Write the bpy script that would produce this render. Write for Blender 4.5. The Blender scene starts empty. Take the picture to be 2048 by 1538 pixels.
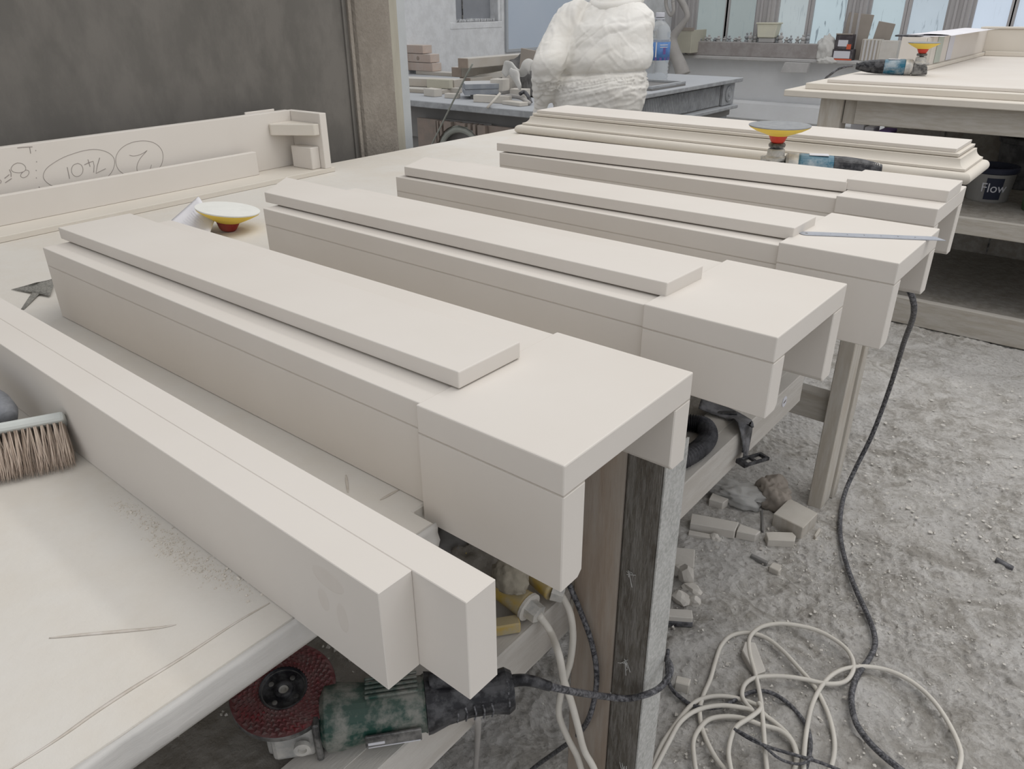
import bpy, bmesh, math, random
import numpy as np
from mathutils import Vector, Matrix, noise, Euler

random.seed(7); np.random.seed(7)
S = bpy.context.scene
COL = S.collection
ZT = 0.95            # height of the workbench top above the floor; lengths below are measured from that top

# ---------------------------------------------------------------- camera
cam_d = bpy.data.cameras.new('camera'); cam = bpy.data.objects.new('camera', cam_d); COL.objects.link(cam)
cam_d.sensor_width = 36.0; cam_d.lens = 26.6966; cam_d.clip_start = 0.02; cam_d.clip_end = 200
R_, U_, F_ = ((0.775891, 0.630828, -0.007033), (-0.277905, 0.351776, 0.893881), (-0.566359, 0.691599, -0.44825))
cam.matrix_world = Matrix(((R_[0], U_[0], -F_[0], 0.3168), (R_[1], U_[1], -F_[1], -0.4574), (R_[2], U_[2], -F_[2], 1.4328), (0, 0, 0, 1)))
S.camera = cam

# ---------------------------------------------------------------- light
world = bpy.data.worlds.new('world'); S.world = world; world.use_nodes = True
world.node_tree.nodes['Background'].inputs[0].default_value = (0.96, 0.97, 1.0, 1)
world.node_tree.nodes['Background'].inputs[1].default_value = 0.83
def area(name, loc, target, sx, sy, power, color):
    l = bpy.data.lights.new(name, 'AREA'); l.shape = 'RECTANGLE'; l.size = sx; l.size_y = sy; l.energy = power; l.color = color
    o = bpy.data.objects.new(name, l); COL.objects.link(o); o.location = loc
    o.rotation_euler = (Vector(target) - Vector(loc)).to_track_quat('-Z', 'Y').to_euler()
    return o
area('roof_light', (0.5, 6.9, 8.1), (0, 1.5, 0.9), 9.0, 0.7, 165, (1.0, 0.98, 0.95))
area('overhead_fill', (0.6, 1.9, 5.4), (0.5, 1.8, 0.0), 3.4, 3.0, 80, (1.0, 0.96, 0.90))  # added soft fill from above to brighten upward faces; no such fitting known
S.view_settings.view_transform = 'Standard'; S.view_settings.look = 'None'
S.view_settings.exposure = -0.06; S.view_settings.gamma = 1.0; S.view_settings.use_curve_mapping = False

# ---------------------------------------------------------------- materials
def nt(m):
    m.use_nodes = True
    t = m.node_tree; return t, t.nodes, t.links, t.nodes['Principled BSDF']
def N(nodes, kind, **k):
    n = nodes.new(kind)
    for a, b in k.items(): setattr(n, a, b)
    return n
MATS = {}
def mat(name, col, rough=.8, col2=None, scale=8., amt=.5, bump=0., bscale=60., bdist=.003, dust=None, damt=0., dscale=14., dup=0., metal=0., stretch=(1, 1, 1), lo=.35, hi=.65, spec=.3):
    if name in MATS: return MATS[name]
    m = bpy.data.materials.new(name); MATS[name] = m
    t, n, L, P = nt(m)
    P.inputs['Roughness'].default_value = rough; P.inputs['Metallic'].default_value = metal
    P.inputs['Specular IOR Level'].default_value = spec
    tc = N(n, 'ShaderNodeTexCoord'); mp = N(n, 'ShaderNodeMapping'); mp.inputs['Scale'].default_value = stretch
    L.new(tc.outputs['Object'], mp.inputs[0])
    c = None
    rgb = N(n, 'ShaderNodeRGB'); rgb.outputs[0].default_value = (*col, 1); c = rgb.outputs[0]
    def mix(fac, a, bcol):
        x = N(n, 'ShaderNodeMix', data_type='RGBA'); L.new(fac, x.inputs[0]); L.new(a, x.inputs[6]); x.inputs[7].default_value = (*bcol, 1)
        return x.outputs[2]
    def nz(sc, det=6, rg=.55, lo_=.35, hi_=.65, mul=1.):
        a = N(n, 'ShaderNodeTexNoise'); a.inputs['Scale'].default_value = sc; a.inputs['Detail'].default_value = det; a.inputs['Roughness'].default_value = rg
        L.new(mp.outputs[0], a.inputs[0])
        r = N(n, 'ShaderNodeMapRange'); r.inputs[1].default_value = lo_; r.inputs[2].default_value = hi_; r.inputs[3].default_value = 0; r.inputs[4].default_value = mul
        L.new(a.outputs[0], r.inputs[0]); return a.outputs[0], r.outputs[0]
    if col2: c = mix(nz(scale, lo_=lo, hi_=hi, mul=amt)[1], c, col2)
    if dust:
        f = nz(dscale, 8, .65, .42, .6, damt)[1]
        if dup:
            g = N(n, 'ShaderNodeNewGeometry'); s = N(n, 'ShaderNodeSeparateXYZ'); L.new(g.outputs['Normal'], s.inputs[0])
            r = N(n, 'ShaderNodeMapRange'); r.inputs[1].default_value = .3; r.inputs[2].default_value = .95; r.inputs[4].default_value = dup
            L.new(s.outputs[2], r.inputs[0])
            x = N(n, 'ShaderNodeMath', operation='MAXIMUM'); L.new(f, x.inputs[0]); L.new(r.outputs[0], x.inputs[1]); f = x.outputs[0]
        c = mix(f, c, dust)
    L.new(c, P.inputs['Base Color'])
    if bump:
        a, _ = nz(bscale, 8, .6)
        b = N(n, 'ShaderNodeBump'); b.inputs['Strength'].default_value = bump; b.inputs['Distance'].default_value = bdist
        L.new(a, b.inputs['Height']); L.new(b.outputs[0], P.inputs['Normal'])
    return m
DUST = (.60, .57, .53)
LIME = mat('limestone', (.69, .65, .60), .85, (.645, .60, .545), 3.5, .55, .10, 90, .001)
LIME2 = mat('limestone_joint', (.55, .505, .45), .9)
LIMEY = mat('limestone_cream', (.67, .625, .555), .85, (.615, .57, .50), 5, .5, .2, 120, .001)
BENCH = mat('bench_sheet', (.665, .635, .585), .8, (.60, .54, .45), 2.6, .5, .35, 40, .003, dust=(.68, .66, .62), damt=.6, dscale=5)
EDGE = mat('bench_edge', (.62, .60, .57), .6, (.46, .45, .43), 6, .6, .3, 30, .004, stretch=(1, .25, 2.5))
WOOD = mat('dusty_pale_timber', (.50, .46, .40), .85, (.38, .33, .27), 6, .5, .4, 70, .002, dust=(.56, .54, .50), damt=.6, dup=.6, stretch=(4, 4, .6))
WOODY = mat('dusty_timber_lengthwise', (.49, .46, .42), .85, (.41, .38, .34), 6, .5, .4, 70, .002, dust=(.58, .56, .525), damt=.5, dup=.6, stretch=(4, .6, 4))
WOODX = mat('dusty_timber_crosswise', (.42, .39, .34), .85, (.33, .29, .24), 6, .5, .4, 70, .002, dust=(.52, .50, .47), damt=.5, dup=.6, stretch=(.6, 4, 4))
DARKW = mat('rough_dark_timber', (.12, .105, .085), .95, (.20, .185, .16), 9, .8, 1.0, 60, .006, dust=(.40, .39, .37), damt=.32, dscale=40, stretch=(5, 5, .8))
BOARD = mat('pinkish_board', (.36, .29, .23), .85, (.27, .22, .18), 5, .6, .4, 60, .002, dust=(.44, .41, .37), damt=.5, dscale=7, stretch=(4, 4, .5))
GREYF = mat('grey_post_face', (.46, .46, .44), .9, (.34, .34, .32), 30, .8, .6, 200, .002, dust=(.66, .65, .63), damt=.5, dscale=160)
SHELF = mat('dusty_shelf', (.24, .22, .19), .95, (.32, .30, .27), 8, .7, .9, 50, .006, dust=(.40, .38, .35), damt=.5, dscale=30)
BLACK = mat('black_rubber', (.02, .02, .023), .5, dust=(.36, .36, .38), damt=.42, dscale=22, dup=.22, bump=.3, bscale=80, bdist=.002)
HOSE = mat('black_hose', (.018, .018, .022), .45, dust=(.3, .3, .32), damt=.2, dscale=26, dup=.10)
CABLEW = mat('white_cable', (.66, .63, .57), .6, (.52, .49, .44), 16, .5, dust=(.60, .58, .54), damt=.3)
CABLEB = mat('black_cable', (.03, .03, .035), .5, dust=(.38, .38, .40), damt=.42, dscale=170, dup=.08)
YELLOW = mat('yellow_plastic', (.50, .34, .06), .5, dust=(.40, .36, .27), damt=.85, dscale=22, dup=.75)
YEL2 = mat('yellow_foam', (.85, .62, .10), .6, (.75, .52, .08), 12, .5)
RED = mat('red_hub', (.55, .05, .03), .5, dust=(.5, .2, .15), damt=.25)
RED2 = mat('dark_red_hub', (.30, .035, .03), .5, dust=(.4, .16, .12), damt=.35)
TEAL = mat('teal_casing', (.015, .12, .19), .4, dust=(.55, .57, .58), damt=.55, dscale=17, dup=.15)
GREEN = mat('green_casing', (.015, .055, .042), .45, dust=(.34, .32, .29), damt=.6, dscale=32, dup=.12)
CASTM = mat('dusty_cast_metal', (.40, .40, .39), .5, dust=(.62, .60, .56), damt=.9, dscale=30, metal=.3)
DARKM = mat('dark_metal', (.07, .07, .07), .45, dust=(.42, .41, .39), damt=.5, dscale=30, metal=.4)
BLKP = mat('black_grip', (.012, .012, .015), .38, dust=(.40, .40, .41), damt=.16, dscale=55, dup=.0)
ABR = mat('grey_abrasive', (.27, .28, .29), .95, (.36, .37, .38), 60, .6, .6, 300, .001)
ABRW = mat('white_abrasive', (.80, .80, .76), .9, (.72, .72, .68), 30, .5)
STEEL = mat('ruler_steel', (.40, .42, .46), .45, (.33, .35, .39), 60, .6, metal=.5)
PAPER = mat('paper', (.82, .81, .83), .9, (.74, .73, .78), 18, .5)
PAPER2 = mat('printed_lines', (.60, .58, .66), .9)
MESHG = mat('grey_mesh_sheet', (.17, .165, .15), .9, (.30, .29, .26), 260, 1., .8, 400, .001)
SUIT = mat('white_coverall', (.78, .765, .73), .7, (.70, .68, .63), 5, .5, .3, 14, .010, dust=(.62, .57, .49), damt=.25, dscale=3)
SKIN = mat('skin', (.55, .33, .25), .6)
HAIRM = mat('hair', (.06, .04, .03), .7)
RUBB = mat('boot_rubber', (.10, .09, .08), .7, dust=DUST, damt=.7)
WALLD = mat('dark_grey_panel', (.145, .137, .125), .9, (.115, .108, .098), 2.0, .8, .25, 30, .003, dust=(.22, .205, .185), damt=.35, dscale=9, stretch=(1, 1, .5))
RENDER = mat('rough_render', (.26, .23, .195), .95, (.205, .185, .16), 3, .7, 1.0, 90, .006, dust=(.38, .345, .30), damt=.5, dscale=6, stretch=(1, 1, .6))
POSTC = mat('cream_post_face', (.40, .38, .32), .9, (.32, .30, .25), 8, .6, .5, 60, .003, stretch=(3, 3, .5))
POSTG = mat('grey_post_side', (.44, .46, .47), .9, (.36, .38, .39), 7, .6, .3, 60, .002)
WALLW = mat('whitewashed_wall', (.66, .67, .68), .9, (.59, .60, .61), 3, .6, .5, 45, .006, dust=(.42, .42, .42), damt=.3, dscale=11)
WALLB = mat('dusty_back_wall', (.74, .75, .76), .9, (.67, .675, .68), 2.5, .6, .5, 30, .006, dust=(.70, .70, .70), damt=.3)
WBOARD = mat('whiteboard', (.44, .50, .58), .35, (.48, .53, .60), 2, .5)
ALU = mat('aluminium', (.42, .44, .46), .5, metal=.3)
RECD = mat('recess_dark', (.27, .28, .30), .9, (.21, .22, .24), 4, .6)
GREYS = mat('dusty_grey_stone', (.27, .28, .29), .9, (.35, .36, .37), 6, .7, .5, 60, .003, dust=(.44, .455, .475), damt=.5, dup=.75)
GREYD = mat('dark_grey_front', (.20, .195, .19), .9, (.26, .255, .245), 5, .6, .3, 50, .003)
SLATE = mat('blue_grey_slab', (.26, .28, .31), .8, dust=(.52, .52, .52), damt=.25, dup=.85)
REDDISH = mat('reddish_stone_plate', (.27, .22, .19), .9, (.20, .18, .16), 14, .7, .5, 80, .003)
ARCHM = mat('greenish_cast_arch', (.28, .29, .26), .8, (.22, .23, .21), 9, .5)
TIMB = mat('sawn_timber', (.48, .44, .385), .85, (.38, .335, .28), 7, .6, .3, 70, .002, dust=(.54, .53, .50), damt=.3, dup=.75)
TIMBP = mat('pinkish_sawn_timber', (.50, .40, .34), .85, (.40, .32, .27), 7, .6, .3, 70, .002, dust=(.58, .55, .52), damt=.3, dup=.6)
ENDG = mat('timber_end', (.33, .27, .22), .9, (.25, .20, .17), 20, .6, .4, 90, .002)
CHIP = mat('stone_offcut', (.60, .57, .52), .9, (.50, .47, .43), 10, .6, .4, 90, .002, dust=(.62, .60, .57), damt=.3, dup=.3)
OFF2 = mat('cream_offcut', (.58, .55, .50), .9, (.50, .47, .42), 10, .6, .3, 90, .002)
RAGD = mat('dark_rag', (.10, .098, .095), .95, (.18, .175, .17), 12, .7, .6, 60, .005)
RAGL = mat('pale_rag', (.60, .59, .56), .95, (.48, .47, .45), 8, .6, .5, 60, .004)
TARP = mat('dusty_plastic_sheet', (.40, .39, .37), .6, (.50, .50, .49), 7, .7, .4, 40, .004)
CARD = mat('grey_cardboard', (.34, .30, .26), .9, (.28, .25, .22), 6, .5)
CARDY = mat('yellowed_box', (.48, .46, .38), .9, (.40, .38, .31), 6, .5, .3, 40, .003)
TUB = mat('cream_tub', (.62, .60, .48), .6, (.54, .53, .46), 8, .5)
DKBOX = mat('dark_box', (.06, .05, .055), .6, dust=(.35, .34, .34), damt=.2)
ORNG = mat('orange_print', (.60, .12, .06), .7)
LABELW = mat('label_white', (.62, .62, .66), .7)
BLUEL = mat('blue_label', (.07, .17, .42), .5, (.16, .30, .55), 24, .6)
PLUM = mat('purple_print', (.16, .10, .28), .6)
BUCK = mat('white_bucket', (.27, .265, .25), .6, (.21, .205, .195), 6, .6)
BUCKD = mat('dark_bucket', (.045, .045, .047), .6, dust=(.2, .2, .2), damt=.4)
BUCKG = mat('green_bucket', (.05, .09, .045), .6, dust=(.2, .2, .18), damt=.4)
NAVY = mat('navy_label', (.022, .026, .045), .6)
PENCIL = mat('pencil', (.30, .27, .25), .9)
BRIST = mat('bristle', (.60, .50, .41), .9, (.42, .33, .27), 60, .7)
BRBOARD = mat('brush_board', (.58, .60, .57), .7, (.44, .46, .45), 14, .6)
BRHAND = mat('brush_handle', (.13, .135, .15), .6, dust=(.40, .41, .43), damt=.5, dscale=20)
PIPEM = mat('dusty_duct', (.40, .38, .36), .9, (.33, .315, .30), 8, .6, .3, 60, .003)
SILLM = mat('grey_sill', (.44, .43, .42), .9, (.37, .36, .355), 4, .6, .3, 40, .003, dust=(.55, .54, .53), damt=.3, dup=.4)
BLOCKM = mat('rust_grey_block', (.30, .275, .265), .9, (.25, .225, .215), 5, .6, .3, 40, .003, dust=(.5, .49, .48), damt=.2, dup=.5)
MULL = mat('mauve_grey_frame', (.43, .415, .41), .8, (.36, .345, .345), 6, .5, stretch=(3, 3, .4))

def floor_mat():
    m = bpy.data.materials.new('dust_covered_floor'); t, n, L, P = nt(m)
    P.inputs['Roughness'].default_value = .95; P.inputs['Specular IOR Level'].default_value = .15
    tc = N(n, 'ShaderNodeTexCoord')
    def noise_(sc, det, rg=.6, dist=0.):
        a = N(n, 'ShaderNodeTexNoise'); a.inputs['Scale'].default_value = sc; a.inputs['Detail'].default_value = det; a.inputs['Roughness'].default_value = rg; a.inputs['Distortion'].default_value = dist
        L.new(tc.outputs['Object'], a.inputs[0]); return a.outputs[0]
    big = noise_(2.3, 6, .6, 1.2); fine = noise_(85, 9, .72); mid = noise_(9, 9, .72, 1.6)
    v = N(n, 'ShaderNodeTexVoronoi'); v.inputs['Scale'].default_value = 46; L.new(tc.outputs['Object'], v.inputs[0])
    def mr(s, a, b, c, d):
        r = N(n, 'ShaderNodeMapRange'); r.inputs[1].default_value = a; r.inputs[2].default_value = b; r.inputs[3].default_value = c; r.inputs[4].default_value = d
        L.new(s, r.inputs[0]); return r.outputs[0]
    mx = N(n, 'ShaderNodeMix', data_type='RGBA'); L.new(mr(mid, .42, .58, 0, 1), mx.inputs[0]); mx.inputs[6].default_value = (.54, .51, .465, 1); mx.inputs[7].default_value = (.84, .815, .775, 1)
    m2 = N(n, 'ShaderNodeMix', data_type='RGBA'); L.new(mr(big, .45, .60, 0, .75), m2.inputs[0]); L.new(mx.outputs[2], m2.inputs[6]); m2.inputs[7].default_value = (.84, .82, .79, 1)
    m3 = N(n, 'ShaderNodeMix', data_type='RGBA'); L.new(mr(fine, .53, .66, 0, .6), m3.inputs[0]); L.new(m2.outputs[2], m3.inputs[6]); m3.inputs[7].default_value = (.33, .30, .27, 1)
    L.new(m3.outputs[2], P.inputs['Base Color'])
    b1 = N(n, 'ShaderNodeBump'); b1.inputs['Strength'].default_value = 1.0; b1.inputs['Distance'].default_value = .012; L.new(fine, b1.inputs['Height'])
    b3 = N(n, 'ShaderNodeBump'); b3.inputs['Strength'].default_value = .8; b3.inputs['Distance'].default_value = .03; L.new(mid, b3.inputs['Height']); L.new(b1.outputs[0], b3.inputs['Normal'])
    b2 = N(n, 'ShaderNodeBump'); b2.inputs['Strength'].default_value = .7; b2.inputs['Distance'].default_value = .009; L.new(v.outputs[0], b2.inputs['Height']); L.new(b3.outputs[0], b2.inputs['Normal'])
    L.new(b2.outputs[0], P.inputs['Normal'])
    return m
FLOORM = floor_mat()

def pane_mat(name, col, strength, scr):
    m = bpy.data.materials.new(name); t, n, L, P = nt(m)
    P.inputs['Roughness'].default_value = .6
    tc = N(n, 'ShaderNodeTexCoord')
    a = N(n, 'ShaderNodeTexNoise'); a.inputs['Scale'].default_value = 2.2; a.inputs['Detail'].default_value = 8; L.new(tc.outputs['Object'], a.inputs[0])
    mp = N(n, 'ShaderNodeMapping'); mp.inputs['Rotation'].default_value = (0, .7, 0); mp.inputs['Scale'].default_value = (18, 1, 2.6); L.new(tc.outputs['Object'], mp.inputs[0])
    s = N(n, 'ShaderNodeTexNoise'); s.inputs['Scale'].default_value = 1.6; s.inputs['Detail'].default_value = 6; s.inputs['Distortion'].default_value = 1.2; L.new(mp.outputs[0], s.inputs[0])
    r = N(n, 'ShaderNodeMapRange'); r.inputs[1].default_value = .60; r.inputs[2].default_value = .66; r.inputs[4].default_value = scr; L.new(s.outputs[0], r.inputs[0])
    sep = N(n, 'ShaderNodeSeparateXYZ'); L.new(tc.outputs['Object'], sep.inputs[0])
    low = N(n, 'ShaderNodeMapRange'); low.inputs[1].default_value = 1.25; low.inputs[2].default_value = .85; L.new(sep.outputs[2], low.inputs[0])
    mu = N(n, 'ShaderNodeMath', operation='MULTIPLY'); L.new(r.outputs[0], mu.inputs[0]); L.new(low.outputs[0], mu.inputs[1])
    c = N(n, 'ShaderNodeMix', data_type='RGBA'); L.new(a.outputs[0], c.inputs[0]); c.inputs[6].default_value = (*[x * .86 for x in col], 1); c.inputs[7].default_value = (*[min(1, x * 1.1) for x in col], 1)
    d = N(n, 'ShaderNodeMix', data_type='RGBA'); L.new(mu.outputs[0], d.inputs[0]); L.new(c.outputs[2], d.inputs[6]); d.inputs[7].default_value = (.12, .16, .19, 1)
    P.inputs['Base Color'].default_value = (.12, .125, .125, 1)
    L.new(d.outputs[2], P.inputs['Emission Color']); P.inputs['Emission Strength'].default_value = strength
    return m
def glass_mat():
    m = bpy.data.materials.new('clear_plastic'); t, n, L, P = nt(m)
    P.inputs['Base Color'].default_value = (.80, .83, .85, 1); P.inputs['Roughness'].default_value = .12
    P.inputs['Transmission Weight'].default_value = .75; P.inputs['IOR'].default_value = 1.2
    return m
GLASS = glass_mat()

# ---------------------------------------------------------------- mesh helpers
def add_box(bm, x0, x1, y0, y1, z0, z1, M=None):
    v = [bm.verts.new((x, y, z)) for x in (x0, x1) for y in (y0, y1) for z in (z0, z1)]
    if M is not None:
        for a in v: a.co = M @ a.co
    for f in ((0, 1, 3, 2), (4, 6, 7, 5), (0, 4, 5, 1), (2, 3, 7, 6), (0, 2, 6, 4), (1, 5, 7, 3)):
        bm.faces.new([v[i] for i in f])
    return v
def add_prism(bm, pts, a, b, fn):
    """polygon pts swept from parameter a to b; fn(p, t) -> xyz"""
    A = [bm.verts.new(fn(p, a)) for p in pts]; B = [bm.verts.new(fn(p, b)) for p in pts]
    n = len(pts)
    for i in range(n): bm.faces.new((A[i], A[(i + 1) % n], B[(i + 1) % n], B[i]))
    bm.faces.new(A[::-1]); bm.faces.new(B)
def add_lathe(bm, prof, seg=32, M=None, cap=True):
    rings = []
    for r, z in prof:
        rings.append([bm.verts.new((r * math.cos(2 * math.pi * i / seg), r * math.sin(2 * math.pi * i / seg), z)) for i in range(seg)])
    for a, b in zip(rings, rings[1:]):
        for i in range(seg): bm.faces.new((a[i], a[(i + 1) % seg], b[(i + 1) % seg], b[i]))
    if cap: bm.faces.new(rings[0][::-1]); bm.faces.new(rings[-1])
    if M is not None:
        for r in rings:
            for v in r: v.co = M @ v.co
    return rings
def smooth_path(pts, k=6):
    pts = [Vector(p) for p in pts]; out = []
    for i in range(len(pts) - 1):
        p0 = pts[max(i - 1, 0)]; p1 = pts[i]; p2 = pts[i + 1]; p3 = pts[min(i + 2, len(pts) - 1)]
        for j in range(k):
            t = j / k
            out.append(.5 * ((2 * p1) + (-p0 + p2) * t + (2 * p0 - 5 * p1 + 4 * p2 - p3) * t * t + (-p0 + 3 * p1 - 3 * p2 + p3) * t ** 3))
    out.append(pts[-1]); return out
def add_tube(bm, pts, rad, seg=10, smooth=6, squash=None):
    P = smooth_path(pts, smooth) if smooth else [Vector(p) for p in pts]
    m = len(P); rings = []
    up = Vector((0, 0, 1)); T0 = (P[1] - P[0]).normalized()
    if abs(T0.dot(up)) > .95: up = Vector((1, 0, 0))
    nrm = (up - T0 * up.dot(T0)).normalized()
    for i in range(m):
        T = (P[min(i + 1, m - 1)] - P[max(i - 1, 0)]).normalized()
        nrm = (nrm - T * nrm.dot(T)).normalized(); bi = T.cross(nrm)
        r = rad if not isinstance(rad, (list, tuple)) else rad[0] if len(rad) == 1 else _lerp(rad, i / (m - 1))
        s = squash or (1, 1)
        rings.append([bm.verts.new(P[i] + nrm * r * s[0] * math.cos(2 * math.pi * k / seg) + bi * r * s[1] * math.sin(2 * math.pi * k / seg)) for k in range(seg)])
    for a, b in zip(rings, rings[1:]):
        for i in range(seg): bm.faces.new((a[i], a[(i + 1) % seg], b[(i + 1) % seg], b[i]))
    bm.faces.new(rings[0][::-1]); bm.faces.new(rings[-1])
def _lerp(L, t):
    x = t * (len(L) - 1); i = min(int(x), len(L) - 2); return L[i] + (L[i + 1] - L[i]) * (x - i)
def obj(name, bm, m, parent=None, bevel=0., smooth=False, world=None, seg=1):
    bmesh.ops.recalc_face_normals(bm, faces=bm.faces)
    me = bpy.data.meshes.new(name)
    if world is not None: bm.transform(world.inverted())
    bm.to_mesh(me); bm.free()
    me.materials.append(m)
    if smooth: me.polygons.foreach_set('use_smooth', [True] * len(me.polygons))
    o = bpy.data.objects.new(name, me); COL.objects.link(o)
    if parent is not None: o.parent = parent
    if bevel:
        b = o.modifiers.new('bevel', 'BEVEL'); b.width = bevel; b.segments = seg; b.limit_method = 'ANGLE'; b.angle_limit = math.radians(40)
    return o
def BM(): return bmesh.new()
def tag(o, label=None, cat=None, group=None, kind=None):
    if label: o['label'] = label
    if cat: o['category'] = cat
    if group: o['group'] = group
    if kind: o['kind'] = kind
    return o
def thing(name, label, cat, loc=(0, 0, 0), rz=0., group=None):
    o = bpy.data.objects.new(name, None); COL.objects.link(o); o.empty_display_size = .05
    o.location = loc; o.rotation_euler = (0, 0, rz)
    return tag(o, label, cat, group)
def W(o): return Matrix.Translation(o.location) @ o.rotation_euler.to_matrix().to_4x4()
def bpart(name, dims, m, parent, bevel=.001, world=False, M=None, **k):
    bm = BM(); add_box(bm, *dims, M=M)
    return obj(name, bm, m, parent, bevel, world=W(parent) if world else None, **k)
def jitter(bm, a, sc=20):
    for v in bm.verts:
        n = noise.noise_vector(v.co * sc); v.co += Vector(n) * a
def chunk(name, label, cat, c, dims, rz, m, jit=.0, tilt=(0, 0), group=None, bevel=.002, cuts=0):
    """a loose offcut; c is the centre of its underside"""
    t = bpy.data.objects
    bm = BM(); L, Wd, H = dims; add_box(bm, -L / 2, L / 2, -Wd / 2, Wd / 2, 0, H)
    if cuts: bmesh.ops.subdivide_edges(bm, edges=bm.edges[:], cuts=cuts, use_grid_fill=True)
    if jit:
        off = Vector((c[0] * 7, c[1] * 7, 0))
        for v in bm.verts: v.co += Vector(noise.noise_vector(v.co * 30 + off)) * jit
        lo = min(v.co.z for v in bm.verts)
        for v in bm.verts: v.co.z -= lo
    o = obj(name, bm, m, None, bevel); o.location = c; o.rotation_euler = (tilt[0], tilt[1], rz)
    return tag(o, label, cat, group)

# ================================================================ SETTING
def vnoise(X, Y, sc, seed):
    r = np.random.RandomState(seed); n = 256; g = r.rand(n, n)
    x = X * sc; y = Y * sc; xi = np.floor(x).astype(int); yi = np.floor(y).astype(int); fx = x - xi; fy = y - yi
    fx = fx * fx * (3 - 2 * fx); fy = fy * fy * (3 - 2 * fy)
    a = g[xi % n, yi % n]; b = g[(xi + 1) % n, yi % n]; c = g[xi % n, (yi + 1) % n]; d = g[(xi + 1) % n, (yi + 1) % n]
    return (a * (1 - fx) + b * fx) * (1 - fy) + (c * (1 - fx) + d * fx) * fy
def build_floor():
    xs = np.concatenate([np.linspace(-9, -2.1, 12)[:-1], np.linspace(-2.1, -.65, 40)[:-1], np.linspace(-.65, 1.15, 330), np.linspace(1.15, 6, 12)[1:]])
    ys = np.concatenate([np.linspace(-5, -.7, 10)[:-1], np.linspace(-.7, .45, 60)[:-1], np.linspace(.45, 3.8, 560), np.linspace(3.8, 14, 20)[1:]])
    X, Y = np.meshgrid(xs, ys, indexing='ij')
    Z = np.zeros_like(X)
    for sc, am, sd in ((3, .012, 1), (8, .010, 2), (19, .008, 3), (44, .005, 4), (95, .0032, 5)):
        Z += (vnoise(X + 40, Y + 40, sc, sd) - .5) * am
    ca, sa = math.cos(.9), math.sin(.9)
    U = X * ca + Y * sa; V = -X * sa + Y * ca
    st = vnoise(U * .35 + 30, V + 30, 24, 9); mask = np.clip((vnoise(X + 9, Y + 9, 2.2, 11) - .5) * 4, 0, 1)
    Z += (st - .5) * .014 * mask                                   # scuffs dragged through the dust
    tr = np.clip((vnoise(X + 19, Y + 3, 3.1, 21) - .52) * 6, 0, 1)
    Z += np.sign(np.sin(U * 210) * np.sin(V * 120)) * .0016 * tr    # boot treads
    for cx, cy, rr, w in ((.45, 1.9, .30, .016), (.10, 1.75, .2, .012), (.5, 1.35, .2, .014), (.35, 2.4, .35, .02), (-.05, 2.2, .3, .016), (.22, 1.42, .16, .012), (.30, 1.10, .22, .014), (-.02, 1.25, .12, .010), (.15, 1.0, .1, .01)):
        d = np.hypot(X - cx, Y - cy) - rr; ang = np.arctan2(Y - cy, X - cx)
        Z -= np.exp(-(d / w) ** 2) * .006 * (np.sin(ang + cx * 9) > -.1)
    Z -= .004
    nx, ny = X.shape
    co = np.stack([X, Y, Z], -1).reshape(-1, 3)
    i = np.arange((nx - 1) * (ny - 1)); a = (i // (ny - 1)) * ny + i % (ny - 1)
    F = np.stack([a, a + ny, a + ny + 1, a + 1], -1)
    me = bpy.data.meshes.new('floor'); me.vertices.add(len(co)); me.vertices.foreach_set('co', co.ravel())
    me.loops.add(F.size); me.loops.foreach_set('vertex_index', F.ravel().astype(np.int32))
    me.polygons.add(len(F)); me.polygons.foreach_set('loop_start', np.arange(0, F.size, 4, dtype=np.int32)); me.polygons.foreach_set('loop_total', np.full(len(F), 4, dtype=np.int32))
    me.update(); me.validate(); me.materials.append(FLOORM)
    o = bpy.data.objects.new('floor', me); COL.objects.link(o); o.location = (0, 0, -ZT); tag(o, kind='structure')
build_floor()

def struct(name, dims, m, bevel=0.): return tag(bpart(name, dims, m, None, bevel), kind='structure')
wl = struct('wall_left', (-2.06, -1.95, -5.0, 1.446, -ZT, 2.6), WALLD)
# thin cover strips where the dark panel meets the rendered pier
bpart('edge_trim', (-1.955, -1.940, 1.432, 1.446, -ZT, 2.6), RENDER, wl, .001)
bpart('edge_trim', (-1.955, -1.944, 1.410, 1.418, -ZT, 2.6), WALLD, wl, .001)
pier = BM(); add_prism(pier, [(-2.3, 1.446), (-1.985, 1.446), (-1.955, 1.475), (-1.945, 1.52), (-1.945, 1.628), (-2.3, 1.628)], -ZT, 2.6, lambda q, t: (q[0], q[1], t))
tag(obj('wall_pier', pier, RENDER, None, .004), kind='structure')
po = BM(); add_box(po, -2.02, -1.950, 1.628, 1.707, -ZT, 2.6)
post = tag(obj('trim_1', po, POSTG, None, .002), kind='structure')
pc = BM(); add_box(pc, -2.02, -1.9495, 1.6265, 1.6665, -ZT, 2.6); obj('cover_board', pc, POSTC, post, .001)

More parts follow.
